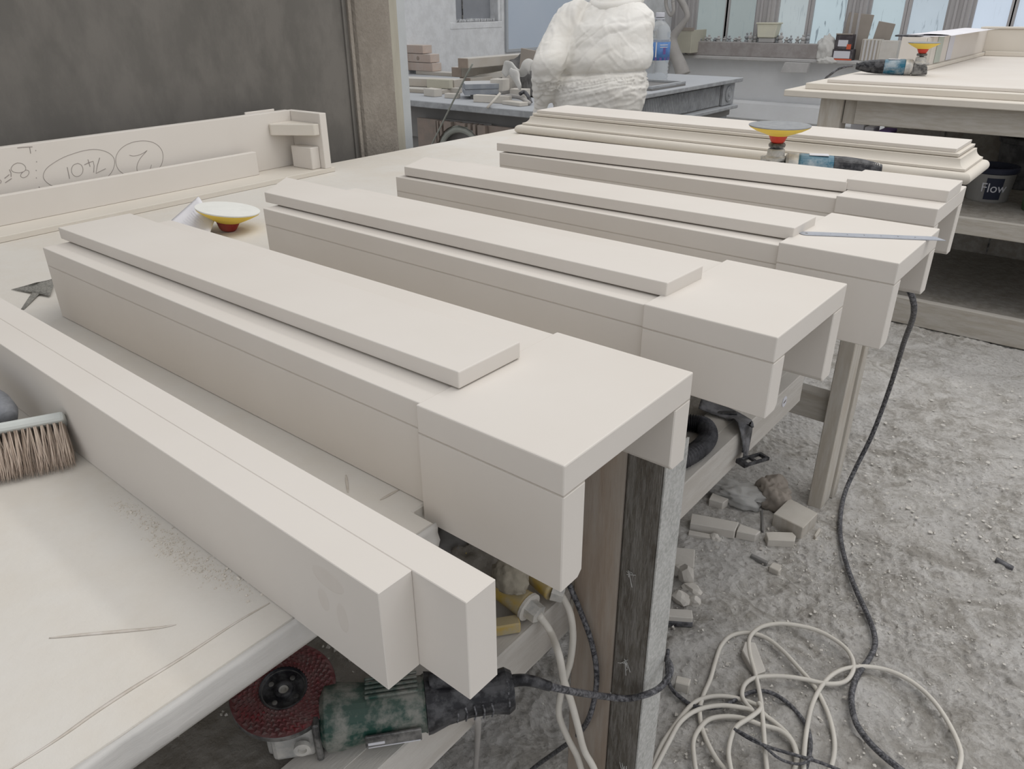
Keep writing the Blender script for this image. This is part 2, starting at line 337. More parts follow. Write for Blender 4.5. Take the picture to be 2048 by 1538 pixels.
XW = -5.3; YB = 10.0
ww = BM()
ry0, ry1, rz0 = 5.545, 6.276, .322
for b in ((XW - .3, XW, 1.7, ry0, -ZT, 2.6), (XW - .3, XW, ry1, YB, -ZT, 2.6), (XW - .3, XW, ry0, ry1, -ZT, rz0), (XW - .3, XW, ry0, ry1, 1.6, 2.6)): add_box(ww, *b)
wbl = tag(obj('wall_back_left', ww, WALLW), kind='structure')
rw = tag(bpart('window_9', (XW - .16, XW - .12, ry0 - .02, ry1 + .02, rz0 - .02, 1.62), RECD, None, 0), kind='structure')
for b in ((XW - .13, XW - .01, ry0 - .03, ry0 + .055, rz0 - .03, 1.6), (XW - .13, XW - .01, ry1 - .04, ry1 + .01, rz0 - .03, 1.6), (XW - .13, XW + .004, ry0 - .05, ry1 + .01, rz0 - .06, rz0 + .0)):
    bpart('frame', b, WALLW, rw, .004)
bpart('lead_bar', (XW - .125, XW - .11, 5.80, 5.81, rz0, 1.6), DARKM, rw, 0)
sn = BM()
for k in range(40):
    y = ry0 + .06 + k * .0165; s = .010 + .008 * random.random()
    add_box(sn, XW - .12, XW - .06 + .02 * random.random(), y, y + s, rz0, rz0 + s * (1 + random.random()))
tag(obj('dust_ridge', sn, WALLW, rw, .002), kind='stuff')

# back wall with its band of window panes
wb = BM(); add_box(wb, XW - .3, 6.0, YB, YB + .3, -ZT, -.16)
tag(obj('wall_back', wb, WALLB), kind='structure')
bpart_sk = tag(bpart('baseboard_back', (XW, 6, YB - .12, YB, -ZT, -.70), WALLB, None, .03), kind='structure')
sill = tag(bpart('trim_2', (XW, 6.0, YB - .25, YB + .1, -.20, -.155), SILLM, None, .01), kind='structure')
cols = [(-4.97, -4.54, 'a'), (-4.51, -4.12, 'a'), (-3.84, -3.45, 'b'), (-3.40, -2.98, 'c'), (-2.72, -2.33, 'c'), (-2.28, -1.88, 'd'), (-1.62, -1.26, 'e'), (-1.22, -.84, 'e'), (-.6, -.2, 'e')]
PM = {'a': pane_mat('pane_grey_green', (.235, .275, .275), 1., .25), 'b': pane_mat('pane_grey', (.36, .41, .425), 1., .35), 'c': pane_mat('pane_pale', (.40, .49, .53), 1., .85), 'd': pane_mat('pane_blue', (.40, .47, .53), 1., .5), 'e': pane_mat('pane_bright', (.52, .60, .71), 1., .1)}
for i, (a, b, k) in enumerate(cols):
    w = bpart(f'window_{i+1}', (a - .01, b + .01, YB + .03, YB + .05, -.16, 2.0), PM[k], None, 0)
    tag(w, kind='structure')
    zb = (.0 if k == 'a' else -.05 if k == 'b' else -.10)
    bpart('frame', (a - .03, a + .012, YB - .01, YB + .06, -.16, 2.0), MULL, w, .003)
    bpart('frame', (b - .012, b + .03, YB - .01, YB + .06, -.16, 2.0), MULL, w, .003)
    bpart('frame', (a, b, YB - .01, YB + .06, -.16, -.12), MULL, w, .003)
for i, (a, b) in enumerate(((XW, -4.99), (-4.10, -3.86), (-2.96, -2.74), (-1.86, -1.64), (-.82, -.62), (-.2, 6.0))):
    o = bpart(f'trim_{i+3}', (a, b, YB - .06, YB + .12, -.16, 2.6), MULL, None, .005); tag(o, kind='structure')
    bpart('moulding', (a + .06, a + .09, YB - .085, YB - .055, -.16, 2.6), MULL, o, .004)
    if b < 0: bpart('moulding', (b - .08, b - .05, YB - .085, YB - .055, -.16, 2.6), MULL, o, .004)
struct('trim_9', (XW, 6.0, YB, YB + .3, 2.0, 2.6), WALLB)

# ================================================================ WORKBENCH
XE = -.154
tb = thing('workbench', 'long pale dust-covered workbench under the row of carved stone pieces', 'workbench', (-1.0, .6, -ZT))
bm = BM()
outline = [(-1.843, -1.6), (XE, -1.6), (XE, -.012), (-.186, -.012), (-.186, 2.55), (-1.843, 2.55)]
add_prism(bm, outline, -.032, 0, lambda q, t: (q[0], q[1], t))
obj('bench_top', bm, BENCH, tb, .002, world=W(tb))
# rippled protective sheet folded over the edge
bm = BM(); n = 220; prof = [(0, 0.0005), (.004, -.003), (.003, -.010), (.006, -.018), (.004, -.026), (0, -.033)]; rows = []
for i in range(n + 1):
    y = -1.6 + (1.588) * i / n; w = .0035 * noise.noise((y * 22, 0, 0)) + .0025 * noise.noise((y * 60, 3, 0))
    rows.append([bm.verts.new((XE + .0008 + max(.0, q[0] + (w if 0 < j < 5 else 0) * (1 + .5 * noise.noise((y * 30, j, 1)))), y, q[1] + (w * .4 if 0 < j < 5 else 0))) for j, q in enumerate(prof)])
for a, b in zip(rows, rows[1:]):
    for j in range(len(prof) - 1): bm.faces.new((a[j], a[j + 1], b[j + 1], b[j]))
eb = obj('edge_sheet', bm, EDGE, tb, 0, smooth=True, world=W(tb))
eb.modifiers.new('s', 'SOLIDIFY').thickness = .002; tag(eb, 'wrinkled grey sheet folded over the edge')
bpart('apron', (-.95, -.90, -1.5, 2.5, -.14, -.033), WOODY, tb, .002, True)
bpart('apron', (-1.80, -1.75, -1.5, 2.5, -.14, -.033), WOODY, tb, .002, True)
tag(bpart('leg', (-.0915, -.039, .272, .330, -ZT, -.012), DARKW, tb, .003, True), 'dark rough-sawn post')
tag(bpart('leg_face', (-.0388, -.0365, .2725, .3295, -ZT, -.012), GREYF, tb, .0, True), 'grey dusty side of the near post')
tag(bpart('leg_board', (-.167, -.0935, .274, .318, -ZT, -.012), BOARD, tb, .002, True), 'pinkish brown board beside the dark post')
bm = BM()
for (x, z) in ((-.075, -.215), (-.070, -.38), (-.058, -.60), (-.083, -.46)):
    for k in range(9): add_tube(bm, [(x + random.gauss(0, .004), .2715, z + random.gauss(0, .006)), (x + random.gauss(0, .004), .268, z + random.gauss(0, .007))], .0006, 4, 0)
o = obj('splinters', bm, GREYF, tb, world=W(tb)); o['kind'] = 'stuff'
tag(bpart('leg', (-.217, -.174, 1.670, 1.752, -ZT, -.033), WOOD, tb, .002, True), 'grey-brown far post')
tag(bpart('leg_board', (-.206, -.166, 1.757, 1.800, -ZT, -.033), WOOD, tb, .002, True), 'pale batten behind the far post')
for x in (-1.80,):
    for y in (.55, 1.67): bpart('leg', (x, x + .07, y, y + .07, -ZT, -.033), WOOD, tb, .002, True)
bpart('lower_beam', (-.262, -.174, -1.5, 1.245, -.385, -.304), WOODY, tb, .002, True)
bpart('seam_batten', (-.262, -.205, -1.5, 1.245, -.3038, -.3022), WOODY, tb, .0005, True)
bpart('leg_packer', (-.1735, -.10, .276, .31, -.37, -.32), WOODX, tb, .001, True)
bpart('lower_shelf', (-1.75, -.262, -1.5, 1.25, -.338, -.312), SHELF, tb, .002, True)
bpart('cross_rail', (-1.73, -.206, 1.700, 1.745, -.665, -.575), WOODX, tb, .002, True)
bpart('cross_rail', (-1.73, -.262, .56, .60, -.43, -.339), WOODX, tb, .002, True)
bm = BM(); add_lathe(bm, [(.013, 0), (.013, .0015)], 20, Matrix.Translation((-.1738, 1.125, -.336)) @ Matrix.Rotation(math.pi / 2, 4, 'Y')); ns = obj('round_sticker', bm, LABELW, tb, world=W(tb)); tag(ns, 'round white sticker')
def text_mesh(name, s, size, M, m, parent, ext=.0004):
    cu = bpy.data.curves.new(name, 'FONT'); cu.body = s; cu.size = size; cu.extrude = ext; cu.align_x = 'CENTER'; cu.align_y = 'CENTER'
    o = bpy.data.objects.new(name, cu); COL.objects.link(o); bpy.context.view_layer.update()
    me = bpy.data.meshes.new_from_object(o.evaluated_get(bpy.context.evaluated_depsgraph_get())); bpy.data.objects.remove(o)
    me.transform(M); me.materials.clear(); me.materials.append(m)
    r = bpy.data.objects.new(name, me); COL.objects.link(r); r.parent = parent; return r
TX = Matrix(((0, 0, 1, 0), (1, 0, 0, 0), (0, 1, 0, 0), (0, 0, 0, 1)))     # text plane facing +x, reading towards +y
text_mesh('lettering', 'NFT', .009, W(tb).inverted() @ Matrix.Translation((-.1720, 1.125, -.336)) @ TX, PENCIL, tb)

for cr0 in ([(-0.2982, -0.3342, 0.0005), (-0.2754, -0.31, 0.0005), (-0.2398, -0.2732, 0.0005), (-0.2279, -0.2577, 0.0005)], [(-0.1881, -0.4088, 0.0005), (-0.1877, -0.3735, 0.0005), (-0.1898, -0.3451, 0.0005), (-0.1902, -0.3168, 0.0005), (-0.1886, -0.2713, 0.0005), (-0.189, -0.2234, 0.0005), (-0.1867, -0.1906, 0.0005)], [(-0.2959, -0.0112, 0.0005), (-0.2668, -0.0327, 0.0005)], [(-0.2284, -0.0202, 0.0005), (-0.2267, 0.0079, 0.0005)]):
    bm = BM(); add_tube(bm, cr0, [.0005, .0016, .0018, .0013, .0005], 6, 8, (.35, 1)); tag(obj('sheet_crease', bm, mat('crease', (.50, .45, .385), .9, (.62, .58, .53), 60, 1.), tb, smooth=True, world=W(tb)), 'brownish crease in the sheet')
# dust crumbs along the table and scratches
def crumbs(name, label, pts, n, spread, smin, smax, m, z0=0., parent=None):
    bm = BM()
    for i in range(n):
        a, b = random.choice(pts); t = random.random()
        x = a[0] + (b[0] - a[0]) * t + random.gauss(0, spread); y = a[1] + (b[1] - a[1]) * t + random.gauss(0, spread)
        s = random.uniform(smin, smax) * (1 if random.random() < .85 else 1.8)
        M = Matrix.Translation((x, y, z0 + s * .2)) @ Euler((random.random() * 3, random.random() * 3, random.random() * 3)).to_matrix().to_4x4()
        bmesh.ops.create_cone(bm, cap_ends=True, segments=4, radius1=s, radius2=s * .5, depth=s * 1.1, matrix=M)
    o = obj(name, bm, m, parent); return tag(o, label, None, None, 'stuff')
c = crumbs('stone_crumbs', 'fine pale crumbs along the foot of the stepped bar', [((-0.4496, -0.2015), (-0.328, -0.1974)), ((-0.3396, -0.2016), (-0.2101, -0.1954)), ((-0.3632, -0.2102), (-0.2573, -0.2071))], 700, .006, .0003, .0011, LIMEY); c['category'] = 'crumbs'

# ================================================================ CARVED STONES
def stone(i, q, label, raised=None):
    t = thing('fireplace_pilaster', label, 'stone', (q['bx1'], q['y0'], 0), math.radians(q['yaw']), 'pale carved stone pilasters on the workbench')
    x0 = q['bx0'] - q['bx1']; sx = q['sx0'] - q['bx1']; Wd = .24; T = .0325; lt = q.get('lt', .035); zt = q['zt']; zs = q['zs']
    sb = max(.0, 0)
    bpart('block_top', (x0, 0, 0, Wd, zt - T, zt), LIME, t, .0016, seg=2)
    def cheek(name, ya, yb, xa, xb, za, zb, inner):
        c = .007; bm = BM()
        pts = [(ya, za), (yb - c if inner > 0 else yb, za)] + ([(yb, za + c)] if inner > 0 else []) + [(yb, zb), (ya, zb)] + ([(ya, za + c)] if inner < 0 else [])
        if inner < 0: pts[0] = (ya + c, za)
        add_prism(bm, pts, xa, xb, lambda p_, x: (x, p_[0], p_[1])); return obj(name, bm, LIME, t, .0012)
    cheek('block_cheek', 0, lt, x0, 0, zt - q['hn'], zt - T - .0008, 1)
    cheek('block_cheek', Wd - lt, Wd, x0, 0, zt - q['hf'], zt - T - .0008, -1)
    bpart('glue_line', (x0 + .0004, -.0004, .0004, lt - .001, zt - T - .001, zt - T + .0002), LIME2, t, 0)
    bpart('glue_line', (x0 + .0004, -.0004, Wd - lt + .001, Wd - .0004, zt - T - .001, zt - T + .0002), LIME2, t, 0)
    si = .006
    bpart('shaft_top', (sx, x0 + .0002, si, Wd - si, zs - .031, zs), LIME, t, .0014, seg=2)
    bpart('shaft_cheek', (sx, x0 + .0002, si, lt, 0.0005, zs - .0318), LIME, t, .001)
    bpart('shaft_cheek', (sx, x0 + .0002, Wd - lt, Wd - si, 0.0005, zs - .0318), LIME, t, .001)
    bpart('glue_line', (sx + .0004, x0, si + .0004, lt - .001, zs - .032, zs - .0308), LIME2, t, 0)
    # raised panel, a loose slab on two thin spacers so that a shadow line shows beneath
    gz = zs + .0025; bm = BM()
    P4 = [(x - q['bx1'], y - q['y0']) for x, y in q['panel']]
    ya = math.radians(-q['yaw']); P4 = [(a * math.cos(ya) - b * math.sin(ya), a * math.sin(ya) + b * math.cos(ya)) for a, b in P4]
    add_prism(bm, P4, gz, gz + .0195, lambda p_, z: (p_[0], p_[1], z)); obj('raised_panel', bm, LIME, t, .0014, seg=2)
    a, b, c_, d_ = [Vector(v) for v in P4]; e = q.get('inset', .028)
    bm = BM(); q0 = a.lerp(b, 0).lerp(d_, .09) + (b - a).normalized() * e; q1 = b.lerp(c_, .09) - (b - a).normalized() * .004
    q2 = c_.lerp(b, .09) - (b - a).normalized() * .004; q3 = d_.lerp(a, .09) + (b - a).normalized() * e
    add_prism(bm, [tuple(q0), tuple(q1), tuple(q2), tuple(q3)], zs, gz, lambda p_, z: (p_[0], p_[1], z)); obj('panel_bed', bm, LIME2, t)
    if raised:
        rx0, ry0_, ry1_, zr = raised
        bpart('raised_block', (rx0 - q['bx1'], 0, ry0_ - q['y0'], ry1_ - q['y0'], zt, zr), LIME, t, .0014, seg=2)
    return t
s1 = dict(bx0=-.1827, bx1=0., y0=0., zt=.1251, hn=.1423, hf=.112, sx0=-1.0757, zs=.124, yaw=0.,
          panel=[(-1.0971, 0.0456), (-0.1695, 0.0501), (-0.1687, 0.1506), (-1.0962, 0.1715)])
s2 = dict(bx0=-.1297, bx1=.0465, y0=.3523, zt=.1398, hn=.1068, hf=.1382, sx0=-.9698, zs=.1363, yaw=-.40,
          panel=[(-0.9987, 0.3923), (-0.1203, 0.3953), (-0.117, 0.4906), (-1.0858, 0.5067)])
s3 = dict(bx0=-.0949, bx1=.0827, y0=.7081, zt=.1455, hn=.1355, hf=.1076, sx0=-.9772, zs=.1385, yaw=-.18, inset=.006,
          panel=[(-0.9618, 0.7308), (-0.088, 0.7492), (-0.0867, 0.8447), (-1.0092, 0.844)])
s4 = dict(bx0=-.1256, bx1=.0529, y0=1.0699, zt=.1496, hn=.134, hf=.1346, sx0=-.9705, zs=.1433, yaw=.28,
          panel=[(-0.9846, 1.0774), (-0.1271, 1.1273), (-0.1348, 1.2555), (-1.0275, 1.227)])
stone(1, s1, 'nearest carved stone pilaster, with the block whose hollow end hangs over the dark post')
stone(2, s2, 'second carved stone pilaster from the front, its block above the hanging black strap')
stone(3, s3, 'third carved stone pilaster from the front, the steel ruler lying on its block')
stone(4, s4, 'farthest carved stone pilaster, with a stepped double-height block beside the sanding grinder', (-.1296, 1.1327, 1.2492, .1708))

# stepped bar lying along the front
t = thing('stepped_stone_bar', 'long plain stone bar of two lengths, one longer, nearest the camera beside the brush', 'stone', (-.03, -.19, 0), -0.0127)
bpart('near_bar', (-1.02, 0, 0, .0338, 0.0005, .099), LIME, t, .0006)
bpart('far_bar', (-1.02, .056, .03385, .0665, 0.0005, .099), LIME, t, .0006)

for dx, dz, w_, h_ in ((-.072, .052, .007, .012), (-.049, .046, .007, .015), (-.062, .078, .020, .010)):
    bm = BM(); add_lathe(bm, [(1, 0), (.9, .00012)], 24, Matrix.Translation((dx, -.00002, dz)) @ Matrix.Rotation(math.pi / 2, 4, 'X') @ Matrix.Diagonal((w_, h_, 1, 1)))
    tag(obj('damp_mark', bm, mat('damp_limestone', (.648, .603, .55), .8, (.67, .625, .575), 60, .6), t), 'faint damp finger mark')
# moulded cornice: stacked mitred layers, each a part
t = thing('moulded_cornice', 'long moulded mantel shelf of stacked stone layers at the far end of the workbench', 'stone', (-.9, 2.1, 0), 0)
CX0, CX1, CY0, CY1 = -1.757, -.062, 2.103, 2.385
def layer(name, prof, m=LIMEY):
    """prof: (inset, z) from bottom to top, mitred on the two ends and the near side"""
    bm = BM(); rows = []
    for k, z in prof:
        rows.append([bm.verts.new(v) for v in ((CX0 + k, CY1, z), (CX0 + k, CY0 + k, z), (CX1 - k, CY0 + k, z), (CX1 - k, CY1, z))])
    for a, b in zip(rows, rows[1:]):
        for j in range(4): bm.faces.new((a[j], a[(j + 1) % 4], b[(j + 1) % 4], b[j]))
    bm.faces.new(rows[0][::-1]); bm.faces.new(rows[-1])
    return obj(name, bm, m, t, .0008, world=W(t))
r = .0165
layer('torus_layer', [(r * (1 - math.sin(a)) - 0, r - r * math.cos(a) + .0005) for a in [math.pi * k / 12 for k in range(13)]])
layer('cove_layer', [(.0235, .0345), (.0235, .0415)] + [(.0235 + .0225 * math.sin(a), .0415 + .0235 * (1 - math.cos(a))) for a in [math.pi / 2 * k / 8 for k in range(9)]] + [(.046, .0668)])
layer('step_layer', [(.060, .0672), (.0545, .0700), (.0535, .0785)])
layer('top_layer', [(.0665, .0788), (.0655, .0900)], LIME)

# steel ruler on the third block
pr0, pr1 = Vector((-0.0784, 0.7821, 0.147)), Vector((0.1031, 0.8816, 0.147))
d = (pr1 - pr0); L_ = d.length; rz = math.atan2(d.y, d.x)
t = thing('steel_ruler', 'thin steel ruler lying across the third block and overhanging its end', 'ruler', (pr0.x, pr0.y, .1459), rz)
bm = BM(); hw = .0105; pts = [(L_, -hw), (L_ - .010, hw)] + [(.0 + hw * math.cos(a), hw * math.sin(a)) for a in [math.pi / 2 + math.pi * k / 10 for k in range(11)]]
add_prism(bm, pts, 0, .0009, lambda p_, z: (p_[0], p_[1], z)); obj('blade', bm, STEEL, t)
bm = BM()
for k in range(int((L_ - .02) / .002)):
    x = .012 + k * .002; h = .0045 if k % 5 == 0 else .0022
    add_box(bm, x, x + .00025, -hw + .0002, -hw + h, .0009, .00097)
tag(obj('graduations', bm, DARKM, t), kind='stuff')
bm = BM(); add_lathe(bm, [(.0022, .0009), (.0022, .00099)], 14); obj('hanging_hole', bm, DARKM, t)
for k in range(1, 7): text_mesh('numeral', str(k), .005, Matrix.Translation((.012 + k * .0255, .0015, .001)), DARKM, t, .00003)

# ---------------------------------------------------------------- upstand assembly at the left end of the bench
sl_rz = 0.04698
t = thing('stone_upstand', 'pale stone upstand on edge at the back of the bench, pencilled with numbers', 'stone', (-1.7142, 1.0994, 0.0), sl_rz)
# local x = outwards (towards the pilasters), local y = along the piece
bpart('base_slab', (-.235, 0, -1.5, .03, .0005, .0145), LIMEY, t, .001)
bpart('front_strip', (-.118, -.098, -1.45, -.190, .0148, .083), LIME, t, .0012)
bpart('back_slab', (-.165, -.1395, -1.5, -.0105, .0148, .184), LIME, t, .0012)
bpart('coping', (-.171, -.166, -.16, -.05, .170, .190), LIME, t, .001)
bpart('end_return', (-.165, .000, -.010, .016, .0148, .182), LIME, t, .0012)
bm = BM(); add_prism(bm, [(-.139, -.0108), (-.139, -.100), (-.128, -.103), (-.010, -.030), (-.006, -.0108)], .118, .152, lambda p_, z: (p_[0], p_[1], z)); tag(obj('corner_block', bm, LIMEY, t, .002), 'upper corner block')
bpart('corner_block', (-.115, -.020, -.045, -.0108, .0148, .082), LIME, t, .002)
strokes = [[(-0.4937, 0.0718), (-0.4778, 0.0846), (-0.4681, 0.1042), (-0.4677, 0.1228), (-0.478, 0.1392), (-0.4958, 0.15), (-0.5172, 0.1546), (-0.5417, 0.1551), (-0.5672, 0.1495), (-0.5864, 0.1393), (-0.5988, 0.1255), (-0.604, 0.1084), (-0.6016, 0.0923), (-0.5916, 0.0794), (-0.5746, 0.0698)], [(-0.5628, 0.123), (-0.5527, 0.1195), (-0.538, 0.1194), (-0.5222, 0.1231), (-0.51, 0.1282), (-0.5202, 0.121), (-0.5354, 0.1095), (-0.5468, 0.0952), (-0.5507, 0.082), (-0.5478, 0.0735), (-0.5349, 0.0698), (-0.5216, 0.0728), (-0.5124, 0.0795), (-0.5066, 0.089)], [(-0.654, 0.0706), (-0.6348, 0.0775), (-0.6172, 0.0914), (-0.6074, 0.1089), (-0.6069, 0.1233), (-0.6155, 0.1356), (-0.6316, 0.1451), (-0.6529, 0.1507), (-0.6796, 0.1511), (-0.7069, 0.1475), (-0.7341, 0.1419), (-0.7623, 0.1314), (-0.7806, 0.1216), (-0.792, 0.1077), (-0.792, 0.095), (-0.7821, 0.0816), (-0.7657, 0.0717)], [(-0.7036, 0.1224), (-0.7142, 0.1198), (-0.7215, 0.1102), (-0.7221, 0.0995), (-0.716, 0.092), (-0.7062, 0.0915), (-0.6969, 0.0976), (-0.6927, 0.1078), (-0.6949, 0.1179), (-0.7035, 0.1231)], [(-0.8426, 0.145), (-0.8523, 0.142), (-0.8597, 0.135), (-0.8598, 0.129), (-0.8535, 0.1239), (-0.8423, 0.1217), (-0.8317, 0.1241), (-0.8277, 0.129), (-0.8283, 0.1363), (-0.8336, 0.1422), (-0.8426, 0.145)], [(-0.8291, 0.1261), (-0.823, 0.1231), (-0.8237, 0.117), (-0.8304, 0.1109), (-0.8389, 0.1092), (-0.8441, 0.1131), (-0.8411, 0.1188), (-0.8362, 0.1221)], [(-0.8914, 0.1128), (-0.8896, 0.1085), (-0.893, 0.104)]]
lines = [[(-0.7304, 0.1173), (-0.7321, 0.0888)], [(-0.6744, 0.1282), (-0.6734, 0.1098)], [(-0.6864, 0.1166), (-0.6743, 0.1202), (-0.6621, 0.122), (-0.6625, 0.1107), (-0.6678, 0.0944)], [(-0.6433, 0.128), (-0.6544, 0.1095), (-0.6628, 0.091), (-0.6346, 0.0987)], [(-0.833, 0.1791), (-0.8219, 0.1788), (-0.799, 0.1769)], [(-0.8053, 0.1773), (-0.8071, 0.1621)], [(-0.8642, 0.1327), (-0.8631, 0.1244), (-0.8652, 0.1156)], [(-0.8679, 0.1211), (-0.8804, 0.1144)], [(-0.8652, 0.1115), (-0.882, 0.1041)], [(-0.7937, 0.1684), (-0.7935, 0.1663)], [(-0.799, 0.1421), (-0.7987, 0.14)], [(-0.8057, 0.122), (-0.805, 0.1202)], [(-0.8102, 0.1044), (-0.8094, 0.1026)], [(-0.8093, 0.0822), (-0.8093, 0.0779)]]
bm = BM()
for s_ in strokes: add_tube(bm, [(-.1394, a, b) for a, b in s_], .0007, 5, 4)
for s_ in lines: add_tube(bm, [(-.1394, a, b) for a, b in s_], .0009, 5, 0)
tag(obj('pencil_writing', bm, PENCIL, t), 'pencilled 2 and 7401 in rings, upside down')

# ---------------------------------------------------------------- loose pad, paper, mesh sheet, brush
def pad(parent, base, R, m_hub, m_top, scale=1., M=None, y=1.):
    """backing pad: hub, flexible foam cone and abrasive disc; base is its lowest z"""
    M = (M or Matrix.Identity(4)) @ Matrix.Translation((0, 0, base))
    bm = BM(); add_lathe(bm, [(.016, 0), (.020, .004), (.027, .020), (.029, .022)], 32, M); hb = obj('backing_pad', bm, m_hub, parent, smooth=False)
    bm = BM(); add_lathe(bm, [(.029, .0215), (.033, .0235), (R * .78, .036), (R * .985, .0455), (R, .048)], 48, M); obj('foam_cone', bm, YEL2, hb)
    bm = BM(); add_lathe(bm, [(R, .0482), (R * 1.015, .0495), (R * 1.015, .0515), (R * .8, .0516)], 48, M); obj('abrasive_disc', bm, m_top, hb)
pc_ = (-1.3464, 0.5026, 0.0)
t = thing('sanding_pad', 'loose red and yellow sanding pad with a white disc, face up by the crumpled paper', 'sanding pad', pc_, 0)
Mp = Matrix.Rotation(math.radians(5), 4, 'Y') @ Matrix.Rotation(math.radians(-7), 4, 'X')
pad(t, .002, .072, RED2, ABRW, M=Mp)
def sheet(name, label, cat, corners, m, nu=14, nv=10, amp=.006, sc=30, seed=0, parent=None, th=.0004):
    bm = BM(); a, b, c_, d_ = [Vector(v) for v in corners]; g = []
    for i in range(nu + 1):
        row = []
        for j in range(nv + 1):
            u, v = i / nu, j / nv
            q = a.lerp(b, u).lerp(d_.lerp(c_, u), v); q = q + Vector((0, 0, 1)) * amp * noise.noise(q * sc + Vector((seed, 0, 0))) * math.sin(math.pi * min(u, 1)) ** .5
            q.z = max(q.z, min(a.z, b.z, c_.z, d_.z)); row.append(bm.verts.new(q))
        g.append(row)
    for i in range(nu):
        for j in range(nv): bm.faces.new((g[i][j], g[i + 1][j], g[i + 1][j + 1], g[i][j + 1]))
    o = obj(name, bm, m, parent, smooth=True); sm = o.modifiers.new('s', 'SOLIDIFY'); sm.thickness = th
    if label: tag(o, label, cat)
    return o
# folded printed drawing standing in a tent
t = thing('folded_drawing', 'crumpled white printed sheets propped in a tent behind the nearest pilaster', 'paper', (-1.3676, 0.4417, 0.0))
T4 = W(t).inverted()
def lw(*pts): return [T4 @ Vector(q) for q in pts]
pk = (-1.4957, 0.5244, 0.058); lf = (-1.4643, 0.3931, 0.004); bt = (-1.245, 0.3792, 0.003); rt = (-1.3518, 0.476, 0.03)
sheet('front_leaf', None, None, lw(lf, bt, rt, pk), PAPER, 14, 12, .010, 22, 1, t)
sheet('flat_leaf', None, None, lw((lf[0] - .06, lf[1] - .02, .002), (bt[0] - .02, bt[1] - .03, .002), (bt[0], bt[1], .004), (lf[0], lf[1], .006)), PAPER, 10, 8, .004, 22, 5, t)
bm = BM()
def bil(u, v): return Vector(lf).lerp(Vector(bt), u).lerp(Vector(pk).lerp(Vector(rt), u), v)
for k in range(11):
    v = .12 + k * .06; n0 = (Vector(bt) - Vector(lf)).cross(Vector(pk) - Vector(lf)).normalized() * .0015
    if n0.y > 0: n0 = -n0
    add_tube(bm, [bil(.25, v) + n0, bil(.42, v - .02) + n0 * 1.6, bil(.55 + .2 * random.random(), v - .03) + n0 * 1.6], .0003, 4, 2)
o = obj('printed_lines', bm, PAPER2, t, world=W(t)); o['kind'] = 'stuff'
tag(sheet('paper_scrap', None, None, [(-1.7405, 0.3381, 0.001), (-1.6649, 0.3836, 0.001), (-1.6931, 0.4109, 0.004), (-1.733, 0.34, 0.012)], PAPER, 6, 5, .006, 30, 3), 'white paper corner peeping out behind the left end of the nearest pilaster', 'paper')
tag(sheet('abrasive_mesh', None, None, [(-1.2994, 0.0064, 0.001), (-1.192, 0.0341, 0.004), (-1.2623, 0.0767, 0.014), (-1.2598, 0.0374, 0.014)], MESHG, 12, 6, .004, 40, 4), 'dark grey mesh abrasive sheet curling by the left end of the nearest pilaster', 'abrasive sheet')
tag(sheet('abrasive_strip', None, None, [(-1.1709, -0.0247, 0.001), (-1.1639, -0.0224, 0.001), (-1.22, 0.026, 0.004), (-1.2468, 0.0261, 0.004)], MESHG, 6, 3, .001, 40, 4), 'narrow dark grey mesh strip beside the stepped bar', 'abrasive sheet')

bA, bB = Vector((-0.608, -0.2467, 0.052)), Vector((-0.5801, -0.1891, 0.052)); bl = (bB - bA).normalized(); bd = Vector((.5, -.42, -.76)); bd = (bd - bl * bd.dot(bl)).normalized(); bw = bl.cross(bd).normalized()
if bw.z < 0: bw = -bw
t = thing('hand_brush', 'dusty hand brush with tan bristles at the left edge of the bench', 'brush', (bB.x, bB.y, 0))
Mb = Matrix((( bl.x, bw.x, -bd.x, bB.x), (bl.y, bw.y, -bd.y, bB.y), (bl.z, bw.z, -bd.z, bB.z), (0, 0, 0, 1)))
bpart('board', (-.22, .002, -.034, .006, -.002, .010), BRBOARD, t, .004, True, M=Mb, seg=2)
bm = BM()
for k in range(3600):
    u = -random.random() * .215; w_ = -.031 + random.random() * .034
    cl = (math.floor(u / .0065) + .5) * .0065; cw = (math.floor(w_ / .0065) + .5) * .0065
    root = Vector((cl + (u - cl) * .45, cw + (w_ - cw) * .45, -.002)); ln = random.uniform(.046, .060)
    tip = root + Vector(((u - cl) * .9 + random.gauss(0, .0022), (w_ - cw) * .9 + random.gauss(0, .0022) - .002, -ln))
    e = Vector((random.gauss(0, 1), random.gauss(0, 1), 0)).normalized() * .00055
    mid = root.lerp(tip, .6) + Vector((random.gauss(0, .001), random.gauss(0, .001), 0))
    a = [bm.verts.new(Mb @ (root + e)), bm.verts.new(Mb @ (root - e)), bm.verts.new(Mb @ (mid - e)), bm.verts.new(Mb @ (mid + e)), bm.verts.new(Mb @ tip)]
    for v in a: v.co.z = max(v.co.z, .0005)
    bm.faces.new((a[0], a[1], a[2], a[3])); bm.faces.new((a[3], a[2], a[4]))
tag(obj('bristles', bm, BRIST, t, world=W(t)), kind='stuff')
bm = BM(); hc = (-0.6667, -0.2198, 0.045)
add_tube(bm, [(hc[0] - .16, hc[1] + .0, .05), (hc[0] - .06, hc[1], .048), (hc[0] - .02, hc[1] + .0, .044), (hc[0] + .006, hc[1] - .002, .040)], [.012, .014, .017, .016, .010], 12, 5)
obj('handle', bm, BRHAND, t, smooth=True, world=W(t))

